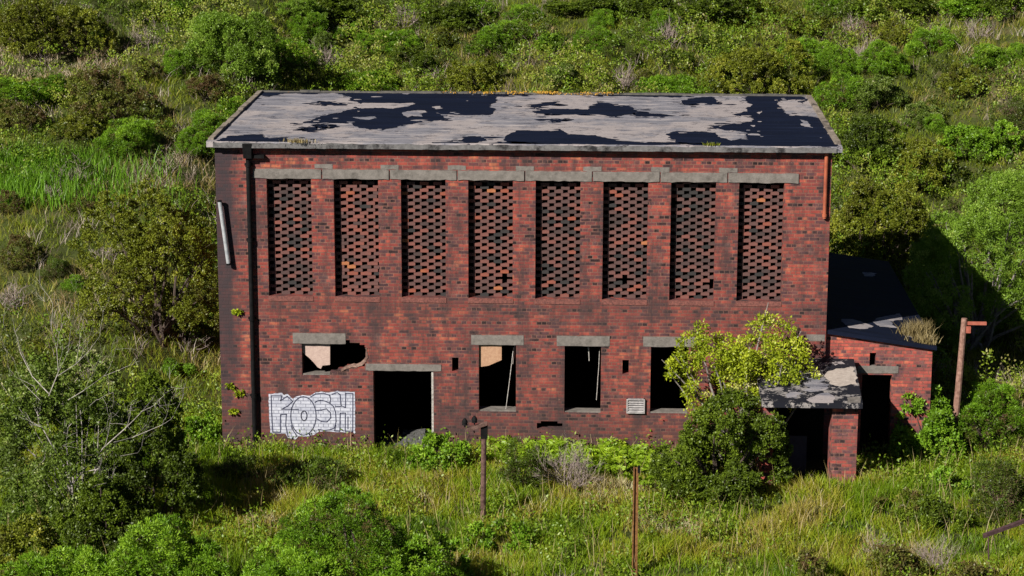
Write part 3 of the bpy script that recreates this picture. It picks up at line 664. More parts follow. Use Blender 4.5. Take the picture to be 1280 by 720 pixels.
# ------------------------------------------------------------------ foliage generators
def unit(a): return a/(np.linalg.norm(a, axis=-1, keepdims=True)+1e-9)
def leaves(cen, axis, L, Wd, r, tint):
    """diamond leaf quads: cen (n,3), axis (n,3) unit"""
    n = len(cen); rnd = unit(r.normal(size=(n, 3))); side = unit(np.cross(axis, rnd))
    L = np.broadcast_to(L, (n,))[:, None]; Wd = np.broadcast_to(Wd, (n,))[:, None]
    p0 = cen; p2 = cen+axis*L; mid = cen+axis*L*.45
    v = np.stack([p0, mid+side*Wd*.5, p2, mid-side*Wd*.5], 1).reshape(-1, 3)
    f = np.arange(4*n).reshape(-1, 4); return v, f, tint
def merge(parts):
    vs, fs, ts = [], [], []; o = 0
    for v, f, t in parts: vs.append(v); fs.append(f+o); ts.append(t); o += len(v)
    return np.concatenate(vs), np.concatenate(fs), np.concatenate(ts)
def crown(w, h, d, kind, seed, dens=1.0, base=.08, z_lo=None):
    """two-level crown: lobes -> tufts -> leaves. returns verts, faces, tint, tuft centres"""
    r = np.random.default_rng(seed)
    K = dict(gorse=dict(ts=.15, n=54, L=.06, W=.017, rad=.8, up=.5, jit=.25),
             darkgorse=dict(ts=.15, n=44, L=.065, W=.017, rad=1.0, up=.4, jit=.4),
             olive=dict(ts=.15, n=34, L=.055, W=.034, rad=.55, up=.25, jit=.5),
             brown=dict(ts=.15, n=30, L=.055, W=.03, rad=.55, up=.25, jit=.5),
             willow=dict(ts=.16, n=40, L=.07, W=.024, rad=.8, up=.3, jit=.4),
             fresh=dict(ts=.15, n=32, L=.07, W=.045, rad=.6, up=.3, jit=.4),
             grey=dict(ts=.15, n=30, L=.065, W=.034, rad=.7, up=.5, jit=.5),
             elder=dict(ts=.16, n=24, L=.07, W=.038, rad=.9, up=.2, jit=.85),
             hawthorn=dict(ts=.13, n=32, L=.05, W=.034, rad=.6, up=.3, jit=.5))[kind]
    nl = max(6, int(6+3.5*w)); lob = []; b0 = base if base > .3 else 0.0
    for i in range(nl):
        a = 2*math.pi*(i*.618+r.uniform(-.1, .1)); low = (i % 3 == 0) and b0 == 0
        q = r.uniform(.55, .8) if low else math.sqrt(r.uniform(0, 1))*.66
        zc = r.uniform(.1, .32) if low else r.uniform(.3, .80)*(1-.38*q)
        zc = b0+(1-b0)*zc
        R_ = r.uniform(.16, .36)*(1.15-.4*q)
        R_ = max(R_, .24) if low else R_
        lob.append((q*math.cos(a)*w/2, q*math.sin(a)*d/2, zc*h*(.86 if b0 == 0 else .80), R_*w*.62, R_*d*.62, R_*h*.9*(1-b0*.5)))
    big_ = np.array(lob); sub = []
    for q in big_:
        for _ in range(9):
            e = unit(r.normal(size=3)+V(0, 0, .35)); s_ = r.uniform(.28, .52)
            rm = min(q[3], q[4], q[5]*1.4)
            sub.append(tuple(q[:3]+e*q[3:6]*r.uniform(.65, 1.0))+(rm*s_, rm*s_, rm*s_*.8))
    lob = np.concatenate([big_, np.array(sub)]); nl = len(lob)
    area = lob[:, 3]*lob[:, 5]+lob[:, 4]*lob[:, 5]; area_t = area.sum()*2*math.pi*.62
    nt_ = int(min(5200, area_t/(K['ts']**2)*.95*dens*(1 if kind not in ('olive', 'brown', 'hawthorn') else 1.25)))
    li = r.choice(nl, nt_, p=area/area.sum()); dr = unit(r.normal(size=(nt_, 3))); dr[:, 2] = np.abs(dr[:, 2])*1.0-.35*(r.random(nt_) < .55)
    dr = unit(dr); rr = 1-np.abs(r.normal(size=nt_))*K['jit']*.35; l = lob[li]
    c = l[:, :3]+dr*l[:, 3:6]*rr[:, None]
    keep = np.ones(nt_, bool)
    for q in lob:
        e = ((c-q[:3])/q[3:6]); keep &= (e**2).sum(1) > .5
    zlo = base*h if z_lo is None else z_lo
    keep &= c[:, 2] > zlo
    # holes in the crown
    hole = vn(c[:, 0]/.33+seed, c[:, 2]/.33+c[:, 1]/.4, seed)
    keep &= hole > (.16 if kind in ('gorse', 'willow') else .24)
    c = c[keep]; dr = dr[keep]; n = len(c)
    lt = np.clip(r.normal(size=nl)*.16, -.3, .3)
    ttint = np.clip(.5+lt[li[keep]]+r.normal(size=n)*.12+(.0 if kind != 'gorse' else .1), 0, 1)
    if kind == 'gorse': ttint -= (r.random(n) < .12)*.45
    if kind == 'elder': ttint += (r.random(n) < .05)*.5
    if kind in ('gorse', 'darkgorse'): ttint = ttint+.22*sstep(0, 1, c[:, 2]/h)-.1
    m = K['n']; cc = np.repeat(c, m, 0); dd = np.repeat(dr, m, 0); tt = np.repeat(ttint, m)
    N_ = len(cc); rd = unit(r.normal(size=(N_, 3))+dd*.5+V(0, 0, K['up']))
    sz = np.repeat(K['ts']*r.uniform(.6, 1.25, n), m)*.75
    cen = cc+rd*(sz*r.random(N_)**.4*K['rad'])[:, None]
    ax = unit(rd+r.normal(size=(N_, 3))*(.35 if 'gorse' in kind else .8)+V(0, 0, .15))
    v, f, t = leaves(cen, ax, K['L']*r.uniform(.7, 1.3, N_), K['W']*r.uniform(.8, 1.2, N_), r, tt+r.normal(size=N_)*.08)
    return (v, f, t), c, lob
def grow(r, p, d, L, rad, lev, out, spread=.5, up=.15, taper=.55, n_child=(2, 4)):
    pts = [p]; q = p.copy(); dd = d.copy(); k = 5
    for i in range(k):
        dd = unit(dd+r.normal(size=3)*.16+V(0, 0, up*.25)); q = q+dd*L/k; pts.append(q)
    out.append((pts, [rad*(1-(1-taper)*i/k) for i in range(k+1)]))
    if lev <= 0: return
    for _ in range(r.integers(*n_child)):
        i = r.integers(2, k+1); nd_ = unit(dd+r.normal(size=3)*spread+V(0, 0, up)); grow(r, pts[i], nd_, L*r.uniform(.5, .8), rad*.55, lev-1, out, spread, up, taper, n_child)
def branch_mesh(segs, k=5):
    m = MB()
    for pts, rad in segs: m.tube(pts, rad, k, cap=False)
    return m
def stems_for(c, lob, h, w, seed, rad=.03, n=16, poke=0):
    r = np.random.default_rng(seed+5); segs = []
    idx = r.choice(len(c), min(n, len(c)), replace=False)
    for i in idx:
        t = c[i]; b_ = V(r.normal()*w*.04, r.normal()*w*.04, -.15); mid = b_*.5+t*.5+V(0, 0, h*.08)+r.normal(size=3)*.06*w*.5
        e = t+unit(t-mid)*poke*r.uniform(.3, 1)
        pts = [b_*(1-a)**2+mid*2*a*(1-a)+e*a*a+r.normal(size=3)*.015 for a in np.linspace(0, 1, 7)]
        segs.append((pts, list(np.linspace(rad, rad*.22, 7))))
    return branch_mesh(segs)
GM = {'gorse': 'gorse', 'darkgorse': 'darkgorse'}
NAMES = dict(gorse='gorse_bush', darkgorse='gorse_bush', olive='hawthorn_bush', brown='scrub_bush', willow='willow_bush', fresh='leafy_bush', grey='sallow_bush', elder='elder_tree', hawthorn='hawthorn_bush')
ntree = [0]
GRP = dict(gorse='green gorse bushes', darkgorse='dark gorse bushes', olive='olive hawthorns', hawthorn='dark green hawthorns', brown='brown scrub bushes', willow='pale green willows', fresh='leafy green bushes', grey='grey green shrubs')
protos = {}
def bush(u, v, wpx, hpx, kind, label, cat='bush', seed=None, unique=True, y=None, depth=None, dens=1.0, group=None, n_stem=14, stem_mat=None, poke=.0, stem_r=None, z=None, base=.08):
    """base centre pixel u,v ; crown width/height in pixels"""
    b = ground_at(u, v) if y is None else onY(u, v, y)
    if y is not None: b = V(b[0], y, gz(b[0], y))
    if z is not None: b[2] = z
    dist = (b-CAM)@fwd; w = wpx*dist/F; h = hpx*dist/F
    ntree[0] += 1; sd = seed if seed is not None else 100+ntree[0]*7
    root = thing(NAMES[kind] if kind in NAMES else kind, label, cat, tuple(b+V(0, 0, -.05)), group or GRP.get(kind))
    dp = depth or w*.8
    if unique:
        (vv, ff, tt), c, lob = crown(w, h, dp, kind, sd, dens, base)
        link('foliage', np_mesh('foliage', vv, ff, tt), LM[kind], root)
        if n_stem: stems_for(c, lob, h, w, sd, stem_r or max(.012, .012*w), n_stem, poke).build('stem', stem_mat or BARKD, root)
    else:
        key = (kind, ntree[0] % 3 if (kind, 2) in protos else len([1 for q in protos if q[0] == kind]))
        if key not in protos:
            (vv, ff, tt), c, lob = crown(2.2, 1.5, 2.0, kind, sd, dens)
            me = np_mesh('foliage', vv, ff, tt); me.materials.append(LM[kind])
            st = stems_for(c, lob, 1.5, 2.2, sd, .022, 12, .1)
            so = st.build('stem', BARKD, root); protos[key] = (me, so.data)
            link('foliage', me, None, root)
        else:
            me, sm = protos[key]; link('foliage', me, None, root); link('stem', sm, None, root)
        root.scale = (w/2.2, w/2.2, h/1.5); root.rotation_euler = (0, 0, random.uniform(0, 6.28))
    return root

def dead(u, v, wpx, hpx, label, seed, mat='dry', y=None, name='dead_shrub', lev=3, rad=.016, n=22):
    b = ground_at(u, v); dist = (b-CAM)@fwd; w = wpx*dist/F; h = hpx*dist/F
    root = thing(name, label, 'shrub', tuple(b), 'bare twiggy shrubs'); r = np.random.default_rng(seed); segs = []
    for _ in range(n):
        a = r.uniform(0, 6.28); e = r.uniform(.15, 1.1); d = unit(V(math.cos(a)*e*w/h, math.sin(a)*e*w/h, 1.0))
        grow(r, V(r.normal()*.05, r.normal()*.05, -.1), d, h*r.uniform(.5, .8), rad, lev, segs, .5, .2, .5, (2, 5))
    m = branch_mesh(segs, 3); m.build('twigs', BARK if mat == 'bark' else DRYB, root); return root
DRYB = plain('dry_grey_brown_twigs', (.17, .125, .11), (.40, .33, .31), 14, .9)

# --- trees and shrubs close to the building, each its own crown
bush(100, 648, 265, 262, 'grey', 'large grey green shrub in front of the left end, bare bleached branches sticking out', 'shrub', dens=1.0, n_stem=26, stem_mat=PALEBARK, poke=.4, stem_r=.016, base=.03)
big = [o for o in C.objects if o.get('label', '').startswith('large grey green')][0]
m = MB(); yb = -6.45
for pl, r0 in (([(92, 640), (90, 607), (85, 588), (64, 555), (52, 533), (46, 505)], .038), ([(92, 604), (113, 578), (130, 559), (156, 536), (175, 517), (190, 500)], .032), ([(97, 592), (123, 586), (137, 588)], .02), ([(142, 553), (165, 547), (203, 531), (214, 524)], .016),
               ([(95, 602), (116, 610), (127, 616)], .016), ([(94, 627), (113, 637), (151, 642), (163, 658)], .024), ([(85, 588), (83, 560), (80, 540), (98, 520), (120, 500)], .02), ([(61, 495), (73, 465), (71, 437), (64, 408), (66, 385)], .02), ([(72, 470), (95, 455), (110, 440), (125, 420)], .016),
               ([(61, 492), (40, 470), (25, 440), (8, 415)], .018), ([(85, 500), (105, 488), (130, 470), (150, 462)], .016), ([(50, 500), (30, 480), (15, 470)], .012), ([(113, 578), (125, 590), (150, 596)], .01), ([(130, 559), (150, 570), (172, 566)], .01), ([(73, 465), (85, 440), (88, 415)], .01), ([(64, 555), (55, 575), (40, 590)], .012), ([(95, 455), (100, 425), (98, 400)], .01)):
    r0 *= .52; k = [onY(u, v, yb+.5*math.sin(i*1.3+u))-np.array(big.location) for i, (u, v) in enumerate(pl)]
    m.tube(k, [r0*(1-.7*i/(len(k)-1)) for i in range(len(k))], 6, cap=False)
    for i in range(1, len(k)):
        segs = []; grow(np.random.default_rng(int(pl[i][0]*7)), k[i], unit(k[i]-k[i-1]+V(0, 0, .2)), .6, r0*.4, 2, segs, .8, .2)
        for p_, q_ in segs: m.tube(p_, q_, 4, cap=False)
m.build('bare_branch', PALEBARK, big)
bush(140, 690, 150, 120, 'hawthorn', 'added dark low shrub standing in for the black shade under the bare branches of the large grey green shrub', 'shrub')  # added dark foliage in place of the black shade below the overhang
bush(190, 662, 135, 240, 'hawthorn', 'dark leafy shrub crowding the right side of the large grey green shrub', 'shrub', dens=1.1)
bush(195, 420, 200, 232, 'olive', 'tall dull olive hawthorn beside the upper left corner of the building', 'tree', dens=1.25, n_stem=12, stem_mat=BARKD, poke=.12)
bush(245, 425, 70, 60, 'hawthorn', 'low green bush at the foot of the tall olive hawthorn, touching the left wall')
bush(30, 752, 150, 150, 'olive', 'yellowish olive bush in the lower left corner under the grey green shrub')
bush(218, 768, 190, 172, 'gorse', 'rounded gorse bush with brown patches, second from the left along the bottom edge', n_stem=20)
bush(85, 775, 210, 105, 'gorse', 'low spreading bright gorse at the bottom edge below the yellowish olive bush')
bush(445, 800, 290, 196, 'gorse', 'largest gorse bush, a broad green mound in the middle of the bottom edge', n_stem=20)
bush(335, 790, 140, 130, 'gorse', 'small gorse mound leaning against the left side of the largest gorse', n_stem=8)
bush(540, 748, 115, 108, 'fresh', 'dark leafy bramble bush at the right foot of the largest gorse', dens=.8)
bush(385, 614, 110, 50, 'darkgorse', 'dark brownish gorse below the graffiti')
bush(300, 600, 70, 40, 'darkgorse', 'low dark gorse in shade at the left foot of the building')
bush(652, 608, 66, 74, 'darkgorse', 'brown and green gorse in front of the wall between the second and third lower windows')
dead(714, 612, 62, 50, 'grey leafless shrub in front of the wall under the third lower window', 11, rad=.012, n=26)
bush(548, 582, 82, 52, 'fresh', 'small leafy green bush beside the right jamb of the doorway', dens=.9)
bush(625, 690, 100, 50, 'fresh', 'low bramble patch right behind the foot of the utility pole', dens=.6, n_stem=0)
bush(900, 622, 185, 172, 'hawthorn', 'dense dark green hawthorn in front of the porch, under the yellow green elder', 'tree', dens=1.1, n_stem=20)
bush(925, 622, 205, 236, 'elder', 'yellow green flowering elder growing up the wall and over the porch roof', 'tree', y=-1.3, dens=1.0, n_stem=26, stem_mat=BARK, poke=.3, base=.34, depth=1.9, seed=74)
bush(1155, 572, 100, 112, 'fresh', 'bright leafy green bush hiding the foot of the annex wall', dens=1.1)
bush(1238, 566, 110, 128, 'gorse', 'tall gorse thicket to the right of the leaning wooden pole', n_stem=20)
bush(1205, 480, 60, 40, 'gorse', 'small bright gorse seen just left of the leaning pole, behind the leafy bush', y=1.5)
bush(1262, 655, 95, 110, 'darkgorse', 'brownish gorse at the right edge above the steel bar')
bush(1168, 655, 90, 42, 'hawthorn', 'low dark shrub in the meadow to the left of the steel bar')
bush(1115, 725, 100, 48, 'brown', 'low brown scrub at the bottom edge right of the rusty post')
bush(1010, 735, 70, 62, 'brown', 'dull green scrub bush on the bottom edge directly below the porch pillar', dens=.8)
bush(1215, 735, 100, 34, 'brown', 'dark low scrub under the tip of the steel bar')
dead(1170, 712, 90, 40, 'bare brown twiggy shrub at the bottom edge, left of the steel bar', 12, n=18, rad=.01)
dead(705, 735, 75, 30, 'grey dried tussock at the bottom edge left of the rusty post', 13, n=30, lev=1, rad=.008)
dead(1095, 700, 60, 36, 'thin brown twigs in the meadow below the gap between porch and annex', 14, n=12, rad=.008)
bush(1130, 640, 80, 34, 'brown', 'flat brownish weed clump below the leafy bush by the annex', dens=.6, n_stem=4)
bush(1190, 615, 60, 40, 'fresh', 'small green bush between the leaning pole and the steel bar')
# --- right side behind the annex
bush(1215, 432, 235, 225, 'willow', 'huge pale green willow mass filling the right edge behind the annex', 'tree', dens=.95, n_stem=30, stem_mat=BARK, base=.03)
bush(1095, 345, 140, 190, 'olive', 'dull olive hawthorn standing behind the upper right corner of the building', 'tree', dens=.9, n_stem=24)
bush(1275, 300, 150, 150, 'willow', 'pale green willow at the right edge, behind the huge willow mass', 'tree', dens=.9)
bush(1095, 300, 110, 60, 'willow', 'low pale green willow between the olive hawthorn and the huge willow mass', dens=.9)
bush(1085, 210, 120, 80, 'hawthorn', 'dark green thicket just right of the roof corner, above the olive hawthorn', dens=.9)
bush(1150, 232, 110, 66, 'olive', 'low olive thicket between the roof corner and the pale green willow', dens=.9)
bush(1225, 196, 110, 60, 'fresh', 'green leafy thicket directly above the huge willow mass', dens=.9)
bush(1270, 160, 70, 40, 'darkgorse', 'dark gorse at the right edge on the grassy slope above the willows', dens=.9)
# --- hillside left
H = [
 (55, 66, 165, 92, 'olive', 'spreading dark olive tree in the upper left corner over a dark hollow', 1),
 (128, 62, 46, 38, 'darkgorse', 'small dark bush at the right rim of the dark hollow, upper left', 0),
 (180, 26, 58, 34, 'hawthorn', 'dark green bush on the top edge, between the corner tree and the pale willow', 0),
 (218, 26, 40, 34, 'fresh', 'yellow green bush on the top edge touching the pale willow', 0),
 (285, 96, 120, 104, 'willow', 'pale green willow on the hillside up and left of the roof', 1),
 (20, 134, 105, 48, 'gorse', 'bright gorse row at the left edge below the pink dry grass', 0),
 (68, 122, 60, 34, 'gorse', 'bright gorse just right of the gorse row at the left edge', 0),
 (150, 152, 118, 82, 'brown', 'large dark brownish thicket in the middle of the left hillside', 1),
 (28, 162, 72, 50, 'brown', 'brown scrub bush at the left edge above the tall green stems', 0),
 (95, 170, 70, 44, 'olive', 'olive bush under the large brownish thicket, above the tall stems', 0),
 (163, 190, 88, 56, 'gorse', 'rounded green mound of gorse below the brownish thicket', 0),
 (222, 96, 56, 44, 'gorse', 'green gorse clump between brownish thicket and pale willow', 0),
 (186, 100, 44, 34, 'brown', 'reddish brown bush left of the green gorse clump under the willow', 0),
 (262, 170, 62, 44, 'gorse', 'bright gorse clump just left of the rear left corner of the roof', 0),
 (292, 146, 44, 34, 'gorse', 'small bright gorse above the rear left corner of the roof', 0),
 (245, 192, 54, 38, 'gorse', 'bright gorse clump left of the front left corner of the roof', 0),
 (262, 128, 70, 44, 'brown', 'brownish bush with bare twigs below the pale willow', 0),
 (350, 88, 90, 56, 'gorse', 'dark lumpy gorse on the hill above the left end of the roof', 1),
 (385, 50, 56, 40, 'gorse', 'pale green gorse clump above the dark lumpy gorse', 0),
 (405, 70, 40, 34, 'grey', 'grey green bramble right of the dark lumpy gorse', 0),
 (465, 112, 78, 32, 'gorse', 'bright green broom clump right behind the roof edge, left of centre', 0),
 (470, 66, 60, 32, 'gorse', 'green mound above the broom clump, left of centre', 0),
 (440, 46, 50, 30, 'fresh', 'small leafy mound high on the hill, upper left of centre', 0),
 (500, 60, 56, 30, 'gorse', 'low gorse on the hill between the two leafy mounds, left of centre', 0),
 (518, 88, 60, 40, 'hawthorn', 'dark leafy bush above the broom clump to its right', 0),
 (548, 54, 44, 26, 'olive', 'small olive bush high on the hill above the dark leafy bush', 0),
 (592, 114, 78, 56, 'olive', 'dark olive bramble bush with pale flowers behind the middle of the roof', 1),
 (610, 66, 58, 40, 'gorse', 'bright green broom above the flowering bramble bush', 0),
 (640, 48, 56, 32, 'gorse', 'small gorse just up and right of the bright broom', 0),
 (560, 30, 92, 39, 'hawthorn', 'dark leafy bush at the top edge, slightly left of centre', 0),
 (598, 18, 60, 26, 'fresh', 'green leafy bush at the top edge, just left of centre', 0),
 (430, 24, 112, 44, 'hawthorn', 'dark bush at the top edge to the right of the pale willow', 0),
 (372, 26, 76, 36, 'willow', 'light bush at the top edge adjoining the pale willow', 0),
 (486, 14, 60, 26, 'darkgorse', 'dark gorse at the top edge left of centre', 0),
 (655, 24, 50, 26, 'gorse', 'gorse mound near the top edge, right at centre', 0),
 (690, 62, 46, 30, 'fresh', 'green leafy clump on the hill just right of centre', 0),
 (702, 108, 50, 36, 'grey', 'dark grey green bramble behind the roof edge right of centre', 0),
 (722, 18, 106, 33, 'hawthorn', 'dark green bush at the top edge right of centre', 0),
 (752, 34, 40, 30, 'gorse', 'small bright gorse below the dark bush on the top edge, right of centre', 0),
 (742, 64, 60, 34, 'gorse', 'round gorse on the hill above the right half of the roof', 0),
 (776, 78, 46, 32, 'darkgorse', 'dark gorse right of the round gorse above the roof', 0),
 (825, 40, 44, 36, 'gorse', 'upright green bush in the middle of the upper right hillside', 0),
 (800, 104, 44, 24, 'brown', 'brown twiggy bush behind the roof edge, left of the bright gorse', 0),
 (832, 118, 92, 32, 'gorse', 'bright rounded gorse right behind the roof edge, right of centre', 1),
 (846, 84, 50, 30, 'hawthorn', 'dark leafy bush directly above the bright rounded gorse', 0),
 (942, 122, 140, 84, 'olive', 'big olive mound behind the right end of the roof', 1),
 (888, 62, 66, 30, 'grey', 'grey green bramble above the big olive mound', 0),
 (890, 24, 125, 44, 'hawthorn', 'dark bush at the top edge above the grey green bramble', 0),
 (800, 18, 84, 33, 'hawthorn', 'dark leafy bush at the top edge between two others, right of centre', 0),
 (952, 26, 60, 36, 'olive', 'yellow olive bush near the top edge above the big olive mound', 0),
 (1000, 84, 90, 44, 'gorse', 'bright gorse just right of the big olive mound', 1),
 (1046, 92, 54, 40, 'gorse', 'green gorse right of the bright gorse, above the roof corner', 0),
 (1050, 132, 70, 44, 'gorse', 'bright gorse beside the rear right corner of the roof', 1),
 (1012, 40, 66, 38, 'olive', 'brownish olive bush high up above the roof corner', 0),
 (1105, 92, 66, 46, 'gorse', 'dark green gorse below and left of the round bright bush', 0),
 (1163, 68, 60, 44, 'gorse', 'round very bright green bush standing alone on the upper right slope', 1),
 (1112, 52, 54, 38, 'olive', 'olive bush left of the round very bright bush', 0),
 (1205, 116, 60, 46, 'olive', 'lone olive mound in the grass below the round very bright bush', 0),
 (1238, 82, 60, 36, 'gorse', 'gorse near the right edge, right of the round very bright bush', 0),
 (1275, 78, 40, 32, 'gorse', 'gorse cut by the right edge near the top', 0),
 (1095, 135, 70, 50, 'grey', 'grey green bramble with pale flowers on the slope right of the roof', 0),
 (1150, 156, 56, 34, 'grey', 'small bramble with pale flowers below the lone olive mound', 0),
 (1170, 166, 40, 30, 'gorse', 'small green bush just above the willow mass', 0),
 (1120, 24, 125, 44, 'hawthorn', 'dark bush at the top edge above the olive bush on the right', 0),
 (1205, 16, 90, 32, 'fresh', 'green bush at the top edge near the right corner', 0),
 (1262, 18, 84, 41, 'hawthorn', 'dark bush in the upper right corner', 0),
 (1040, 16, 70, 26, 'gorse', 'low gorse at the top edge above the brownish olive bush', 0),
 (28, 330, 56, 44, 'brown', 'brown grey bush at the left edge above the big grey green shrub', 0),
 (72, 346, 42, 34, 'darkgorse', 'small dark gorse on the grassy slope left of the tall olive hawthorn', 0),
 (95, 362, 36, 22, 'gorse', 'tiny gorse at the foot of the slope left of the tall olive hawthorn', 0),
 (15, 262, 44, 30, 'brown', 'brown tangle at the left edge below the tall stems', 0),
 (110, 262, 50, 26, 'brown', 'low brown bramble on the slope up and left of the tall olive hawthorn', 0),
 (225, 470, 44, 30, 'fresh', 'small green bush in the gap between the grey green shrub and the left wall', 0),
 (252, 556, 50, 62, 'fresh', 'bright leafy bush against the lower left corner of the building', 1),
]
for (u, v, w_, h_, k, lab, uq) in H: bush(u, v, w_*1.05, h_, k, lab, unique=bool(uq), n_stem=10)
for i, (u, v, w_, h_, lab) in enumerate([(185, 60, 50, 30, 'pinkish twiggy shrub high on the left hillside left of the willow'), (90, 232, 70, 30, 'bare brown shrub on the grassy slope left of the tall olive hawthorn'), (405, 86, 50, 32, 'bleached bare shrub right of the dark lumpy gorse'), (505, 34, 40, 30, 'bare brown shrub near the top edge left of centre'), (780, 112, 56, 34, 'bare brown shrub just behind the roof edge right of centre'), (835, 58, 60, 36, 'pale leafless thorn shrub in the middle of the upper right hillside'), (1085, 76, 56, 30, 'pale twiggy bramble above the rear right corner of the roof'), (1225, 48, 60, 26, 'bleached twiggy shrub near the top right corner'), (1065, 40, 50, 24, 'brown twiggy shrub above and left of the round very bright bush'), (20, 385, 60, 34, 'grey bare shrub at the left edge just above the big grey green shrub'), (65, 250, 60, 24, 'low pinkish bare shrub under the tall green stems'), (130, 322, 60, 24, 'low bare grey shrub touching the left side of the tall olive hawthorn'), (235, 432, 70, 30, 'bare brown twigs at the foot of the tall olive hawthorn')]):
    dead(u, v, w_, h_, lab, 40+i, n=16, lev=2, rad=.016)
# tall green stems on the left slope
def blades(P, r, hgt, wid, lean, tint, segs=2):
    """P (n,3) base points; tapered bent blades of two quads (second collapses to a point)"""
    n = len(P); a = r.uniform(0, 2*math.pi, n); side = np.stack([np.cos(a), np.sin(a), 0*a], 1); b_ = r.uniform(0, 2*math.pi, n)
    ln = np.stack([np.cos(b_), np.sin(b_), 0*b_], 1)*(lean*hgt)[:, None]; up = np.zeros((n, 3)); up[:, 2] = hgt
    w = side*wid[:, None]*.5
    p1 = P+up*.55+ln*.35; p2 = P+up+ln
    v = np.stack([P-w, P+w, p1+w*.8, p1-w*.8, p2], 1).reshape(-1, 3)
    i = np.arange(n)*5
    q = np.stack([i, i+1, i+2, i+3], 1); t = np.stack([i+3, i+2, i+4, i+4], 1)
    return v, q, i, tint
def blade_mesh(name, P, r, hgt, wid, lean, tint):
    v, q, i, t = blades(P, r, hgt, wid, lean, tint); n = len(P)
    me = bpy.data.meshes.new(name); me.vertices.add(len(v)); me.vertices.foreach_set('co', v.astype(np.float32).ravel())
    tri = np.stack([i+3, i+2, i+4], 1); li = np.concatenate([q.ravel(), tri.ravel()]).astype(np.int32)
    me.loops.add(len(li)); me.loops.foreach_set('vertex_index', li)
    ls = np.concatenate([np.arange(n)*4, n*4+np.arange(n)*3]).astype(np.int32)
    me.polygons.add(2*n); me.polygons.foreach_set('loop_start', ls); me.update(calc_edges=True)
    at = me.attributes.new('tint', 'FLOAT', 'FACE'); at.data.foreach_set('value', np.clip(np.concatenate([t, t]), 0, 1).astype(np.float32)); return me
def uvproj(P):
    d = P-CAM; z = d@fwd; return 640+F*(d@RT)/z, 360-F*(d@UP)/z
def scatter(n, x0, x1, y0, y1, r, mu=140):
    x = r.uniform(x0, x1, n); y = r.uniform(y0, y1, n)
    inb = (x > -.05) & (x < 13.65) & (y > -.03) & (y < 7.6); inb |= (x > 13) & (x < 16.1) & (y > .1) & (y < 8.9)
    inb |= (x > px_l-.1) & (x < 14.2) & (y > -2.75) & (y < .3)
    x, y = x[~inb], y[~inb]; P = np.stack([x, y, T(x, y)], 1); u, v = uvproj(P)
    k = (u > -mu) & (u < 1280+mu) & (v > -60) & (v < 800)
    hid = (y > 8) & (u > 330) & (u < 1000) & (v > 140) & (v < 520); k &= ~(hid & (r.random(len(x)) < .75))
    return P[k], u[k], v[k]
r = np.random.default_rng(77)
# meadow in front: tufts of blades
Pt, u, v = scatter(30000, -9, 20.5, -12, 3.2, r); nb = 11
P = np.repeat(Pt, nb, 0); P[:, :2] += r.normal(size=(len(P), 2))*.055; P[:, 2] = T(P[:, 0], P[:, 1])-.02
pa = fbm(P[:, 0]/1.6, P[:, 1]/1.3, 21); pb = fbm(P[:, 0]/.6, P[:, 1]/.6, 31, 2)
tu = np.repeat(r.normal(size=len(Pt))*.07, nb)
tint = .54+(pa-.5)*1.5+tu+r.normal(size=len(P))*.09+.06*sstep(4, 10, P[:, 0])-.1*sstep(0, 6, 5-P[:, 0])
tint += (r.random(len(P)) < .004)*.5
hg = (.07+.40*np.clip(pb-.25, 0, 1)+.14*pa)*r.uniform(.45, 1.25, len(P))
inb = (P[:, 1] > -.06) & (P[:, 0] > -.05) & (P[:, 0] < 16.1) & (P[:, 1] < 7.6)
P = P[~inb]; tint = tint[~inb]; hg = hg[~inb]
tag(link('meadow_grass', blade_mesh('meadow_grass', P, r, hg, .015*r.uniform(.7, 1.3, len(P)), r.uniform(.05, 1.0, len(P)), tint), LM['meadow']), 'rough sunlit meadow grass in front of the building', 'grass', kind='stuff')
Pt, u, v = scatter(3600, -9, 20.5, -12, 1.0, r); n_ = len(Pt)
tag(link('seed_stalks', blade_mesh('seed_stalks', Pt, r, r.uniform(.35, .75, n_), .012*np.ones(n_), r.uniform(.05, .5, n_), r.uniform(.2, 1, n_)), LM['straw']), 'thin pale grass seed stalks standing above the meadow grass', 'grass', kind='stuff')
# broad leaved weeds in the meadow
Pt, u, v = scatter(6500, -9, 20.5, -12, 3.0, r)
q = fbm(Pt[:, 0]/1.1, Pt[:, 1]/1.1, 51); Pt = Pt[(q > .54) | (Pt[:, 1] > -1.0)]; m_ = 22
cc = np.repeat(Pt, m_, 0); R3 = r.normal(size=(len(cc), 3))*V(.11, .11, .09); cc = cc+R3; cc[:, 2] = T(cc[:, 0], cc[:, 1])+.04+np.abs(R3[:, 2])*2.4
ax = unit(r.normal(size=cc.shape)+V(0, 0, .5)); vv, ff, tt = leaves(cc, ax, .07*r.uniform(.6, 1.4, len(cc)), .04, r, np.repeat(r.normal(size=len(Pt))*.12+.5, m_)+r.normal(size=len(cc))*.08+(r.random(len(cc)) < .0015)*.6)
tag(link('meadow_weeds', np_mesh('meadow_weeds', vv, ff, tt), LM['under']), 'low broad leaved weeds and nettles among the meadow grass', 'weeds', kind='stuff')
